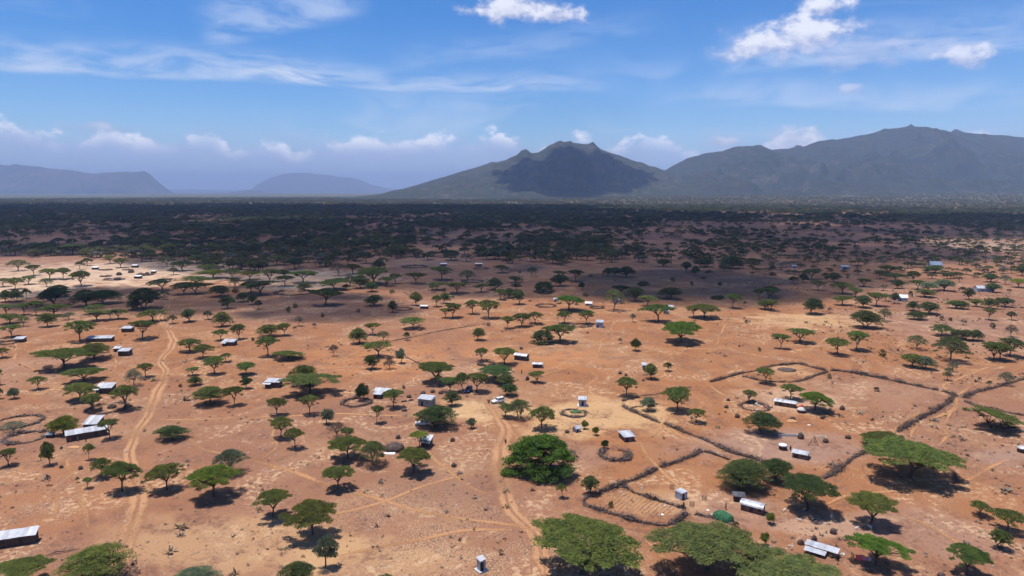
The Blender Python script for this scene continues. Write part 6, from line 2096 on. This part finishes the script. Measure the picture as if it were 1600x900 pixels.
def make_scrub():
    rng = np.random.default_rng(8)
    x, y, d, u, v = field_points(rng, 95000)
    n1 = fbm(x / 22, y / 22, 3, 3)
    n2 = fbm(x / 90, y / 90, 13, 3)
    zone = np.clip(.25 + 1.1 * np.clip((u - 1050) / 300, 0, 1) + .9 * (n2 - .45), .05, 1.3)
    keep = (n1 > .50) & (rng.random(len(x)) < zone * .30) & ~bare(u, v)
    x, y, d = x[keep], y[keep], d[keep]
    n = len(x)
    s = rng.lognormal(-.2, .6, n) * .6
    src = [(tuft_mesh(1 + i, 13, .55, .5, M_TUFT[i % 3]), (1, 1, 1)) for i in range(6)]
    scatter('dry_scrub', 'low dry scrub and dark tufts dotted over the stony soil', src, np.stack([x, y, 0 * x], -1), np.stack([s, s, s * rng.uniform(.6, 1.1, n)], -1), rng.uniform(0, 6.283, n), rng.choice(6, n, p=[.28, .2, .1, .22, .14, .06]))
    x, y, d, u, v = field_points(rng, 60000, 420)
    n1 = fbm(x / 14, y / 14, 23, 3)
    keep = (n1 > .52) & (rng.random(len(x)) < .42) & ~bare(u, v)
    x, y = x[keep], y[keep]
    n = len(x)
    s = rng.lognormal(-1.75, .45, n)
    M_ST2 = plain('field_stone', (.30, .20, .15), .25, 2.0, .95, col2=(.46, .34, .26), rand=.3)
    src = []
    for i in range(4):
        bmx = bmesh.new()
        bmesh.ops.create_icosphere(bmx, subdivisions=1, radius=1.0)
        for vv in bmx.verts:
            vv.co = Vector((vv.co.x, vv.co.y * .8, vv.co.z * .6)) * random.uniform(.7, 1.25)
        me = bpy.data.meshes.new('stone')
        bmx.to_mesh(me)
        bmx.free()
        me.materials.append(M_ST2)
        src.append((me, (1, 1, 1)))
    scatter('loose_stones', 'loose reddish stones strewn over the bare soil', src, np.stack([x, y, 0 * x], -1), np.stack([s, s, s], -1), rng.uniform(0, 6.283, n), rng.integers(0, 4, n))


make_scrub()


# ------------------------------------------------------------------ labels of the trees: look, then place beside things one can find
MARKS = [  # photo x, y, name
    (22, 850, 'the long shed in the bottom corner'), (136, 683, 'the long low house'), (166, 613, 'the hut above the shaded pen'), (168, 638, 'the shaded pen'),
    (40, 684, 'the lower joined pen'), (27, 660, 'the upper joined pen'), (79, 683, 'the tiny white box hut'), (428, 604, 'the hut with side porch'),
    (558, 629, 'the round pen with deep green tree'), (600, 617, 'the wide white-roofed hut'), (667, 633, 'the grey-walled shed'), (667, 696, 'the small porch hut'),
    (660, 664, 'the half-hidden white car'), (778, 629, 'the white car in the clearing'), (732, 612, 'the dark blue car'), (617, 702, 'the domed brush heap'),
    (200, 518, 'the hut near the track bend'), (157, 533, 'the long low white-roofed building'), (196, 555, 'the dark open hut by the track'), (32, 534, 'the hut at the frame edge'),
    (359, 539, 'the hut right of the track'), (663, 482, 'the small bright shelter'), (937, 511, 'the tall grey shed'), (909, 509, 'the rubble pen'), (853, 478, 'the stone ring'),
    (965, 472, 'the hut behind the tall grey acacia'), (1046, 484, 'the two white huts by the low pen'), (815, 562, 'the arched hall'), (840, 574, 'the low white shed'),
    (1007, 577, 'the small white store'), (1409, 470, 'the white tent-shaped house'), (1537, 455, 'the pale blue-grey house'), (1461, 417, 'the blue-grey tent'),
    (1320, 421, 'the far white hut'), (910, 634, 'the tall kiosk'), (897, 646, 'the stone-grey pen'), (901, 674, 'the tiny gabled store'), (979, 686, 'the flat-roofed hut'),
    (961, 711, 'the open thorn pen'), (1179, 636, 'the goat pen'), (1227, 634, 'the long arched mud hut'), (1252, 644, 'the pale round hut'), (1251, 714, 'the square hut'),
    (1231, 681, 'the block trough'), (752, 891, 'the latrine'), (1064, 778, 'the metal box store'), (1176, 798, 'the arched tin hut'), (1130, 811, 'the green tarpaulin hut'),
    (1284, 863, 'the long sloping iron roof'), (1000, 795, 'the ploughed garden'), (1597, 706, 'the hut cut by the frame'), (1229, 578, 'the small far yard'),
    (1496, 622, 'the path junction'), (1283, 683, 'the stone pile'), (200, 430, 'the pale far village'), (752, 420, 'the pen under the dark tree line'),
    (462, 457, 'the wide shadowed pen'), (738, 440, 'the pen by the grey sparse acacia'), (629, 483, 'the low dark pen'), (1241, 419, 'the tiny far hut'), (868, 471, 'the tiny peeping hut'),
    (258, 570, 'the double bend of the track'), (1346, 880, 'the washing line'), (212, 785, 'the lower end of the track'), (786, 760, 'the straight part of the central track'),
    (605, 782, 'the crossing of two thin paths'), (1313, 503, 'the pale sandy patch on the far path'), (935, 557, 'the path fork below the tall grey shed'),
    (648, 417, 'the low dark pen under the tree line'), (1489, 617, 'the sharp corner of the field fence'), (1402, 675, 'the field fence end'), (920, 477, 'the small white tent'),
]
ORD = ['nearest', 'second nearest', 'third nearest', 'fourth nearest', 'fifth nearest', 'sixth nearest', 'seventh nearest', 'eighth nearest', 'ninth nearest', 'tenth nearest', 'eleventh nearest', 'twelfth nearest']
FORM_WORD = {'U': 'flat-topped acacia', 'D': 'dense acacia', 'S': 'sparse acacia', 'R': 'rounded tree', 'B': 'thicket', 'L': 'low shrub'}
CAT_WORD = {'U': 'acacia tree', 'D': 'acacia tree', 'S': 'acacia tree', 'R': 'tree', 'B': 'thicket', 'L': 'shrub'}


def label_trees():
    n = len(TREE_OBJS)
    U_ = np.array([r[1][0] for r in TREE_OBJS])
    V_ = np.array([r[1][1] for r in TREE_OBJS])
    cand = [[] for _ in range(n)]
    klass = {'U': 0, 'D': 0, 'S': 0, 'R': 1, 'B': 2, 'L': 3}
    kl = np.array([klass[r[1][4]] for r in TREE_OBJS])
    noun = ['acacia', 'round tree', 'thicket', 'shrub']
    for (mu, mv, nm) in MARKS:
        du, dv = U_ - mu, (V_ - mv) * 2.2
        sect = np.where(np.abs(du) >= np.abs(dv), np.where(du < 0, 0, 1), np.where(dv < 0, 2, 3))
        dist = np.hypot(du, dv)
        for s in range(4):
            for c_ in range(4):
                ids = [i for i in np.argsort(dist) if sect[i] == s and kl[i] == c_][:12]
                for rk, i in enumerate(ids):
                    w = ('left of', 'right of', 'behind', 'in front of')[s]
                    cand[i].append((rk * 60 + dist[i], rk, '%s %s %s' % (ORD[rk], w, nm)))
    used = set()
    order = sorted(range(n), key=lambda i: min([c_[0] for c_ in cand[i]] or [9e9]))
    for i in order:
        root, rec = TREE_OBJS[i]
        form, hue, w = rec[4], rec[5], rec[2]
        size = 'very large' if w > 75 else 'large' if w > 42 else 'mid-sized' if w > 24 else 'small'
        look = '%s %s %s' % (size, HUE_WORD[hue], FORM_WORD[form])
        lab = None
        for sc_, rk, txt in sorted(cand[i]):
            full = look + ', ' + txt
            if (kl[i], txt) not in used and len(full.split()) <= 16:
                used.add((kl[i], txt))
                lab = full
                break
        if lab is None:
            side = 'middle' if 500 < rec[0] < 1100 else 'left' if rec[0] <= 500 else 'right'
            lab = look + ' out in the %s of the far field' % side
        tag(root, lab, CAT_WORD[form], {'L': 'low shrubs', 'B': 'thickets'}.get(form, 'trees of the settlement'))


label_trees()
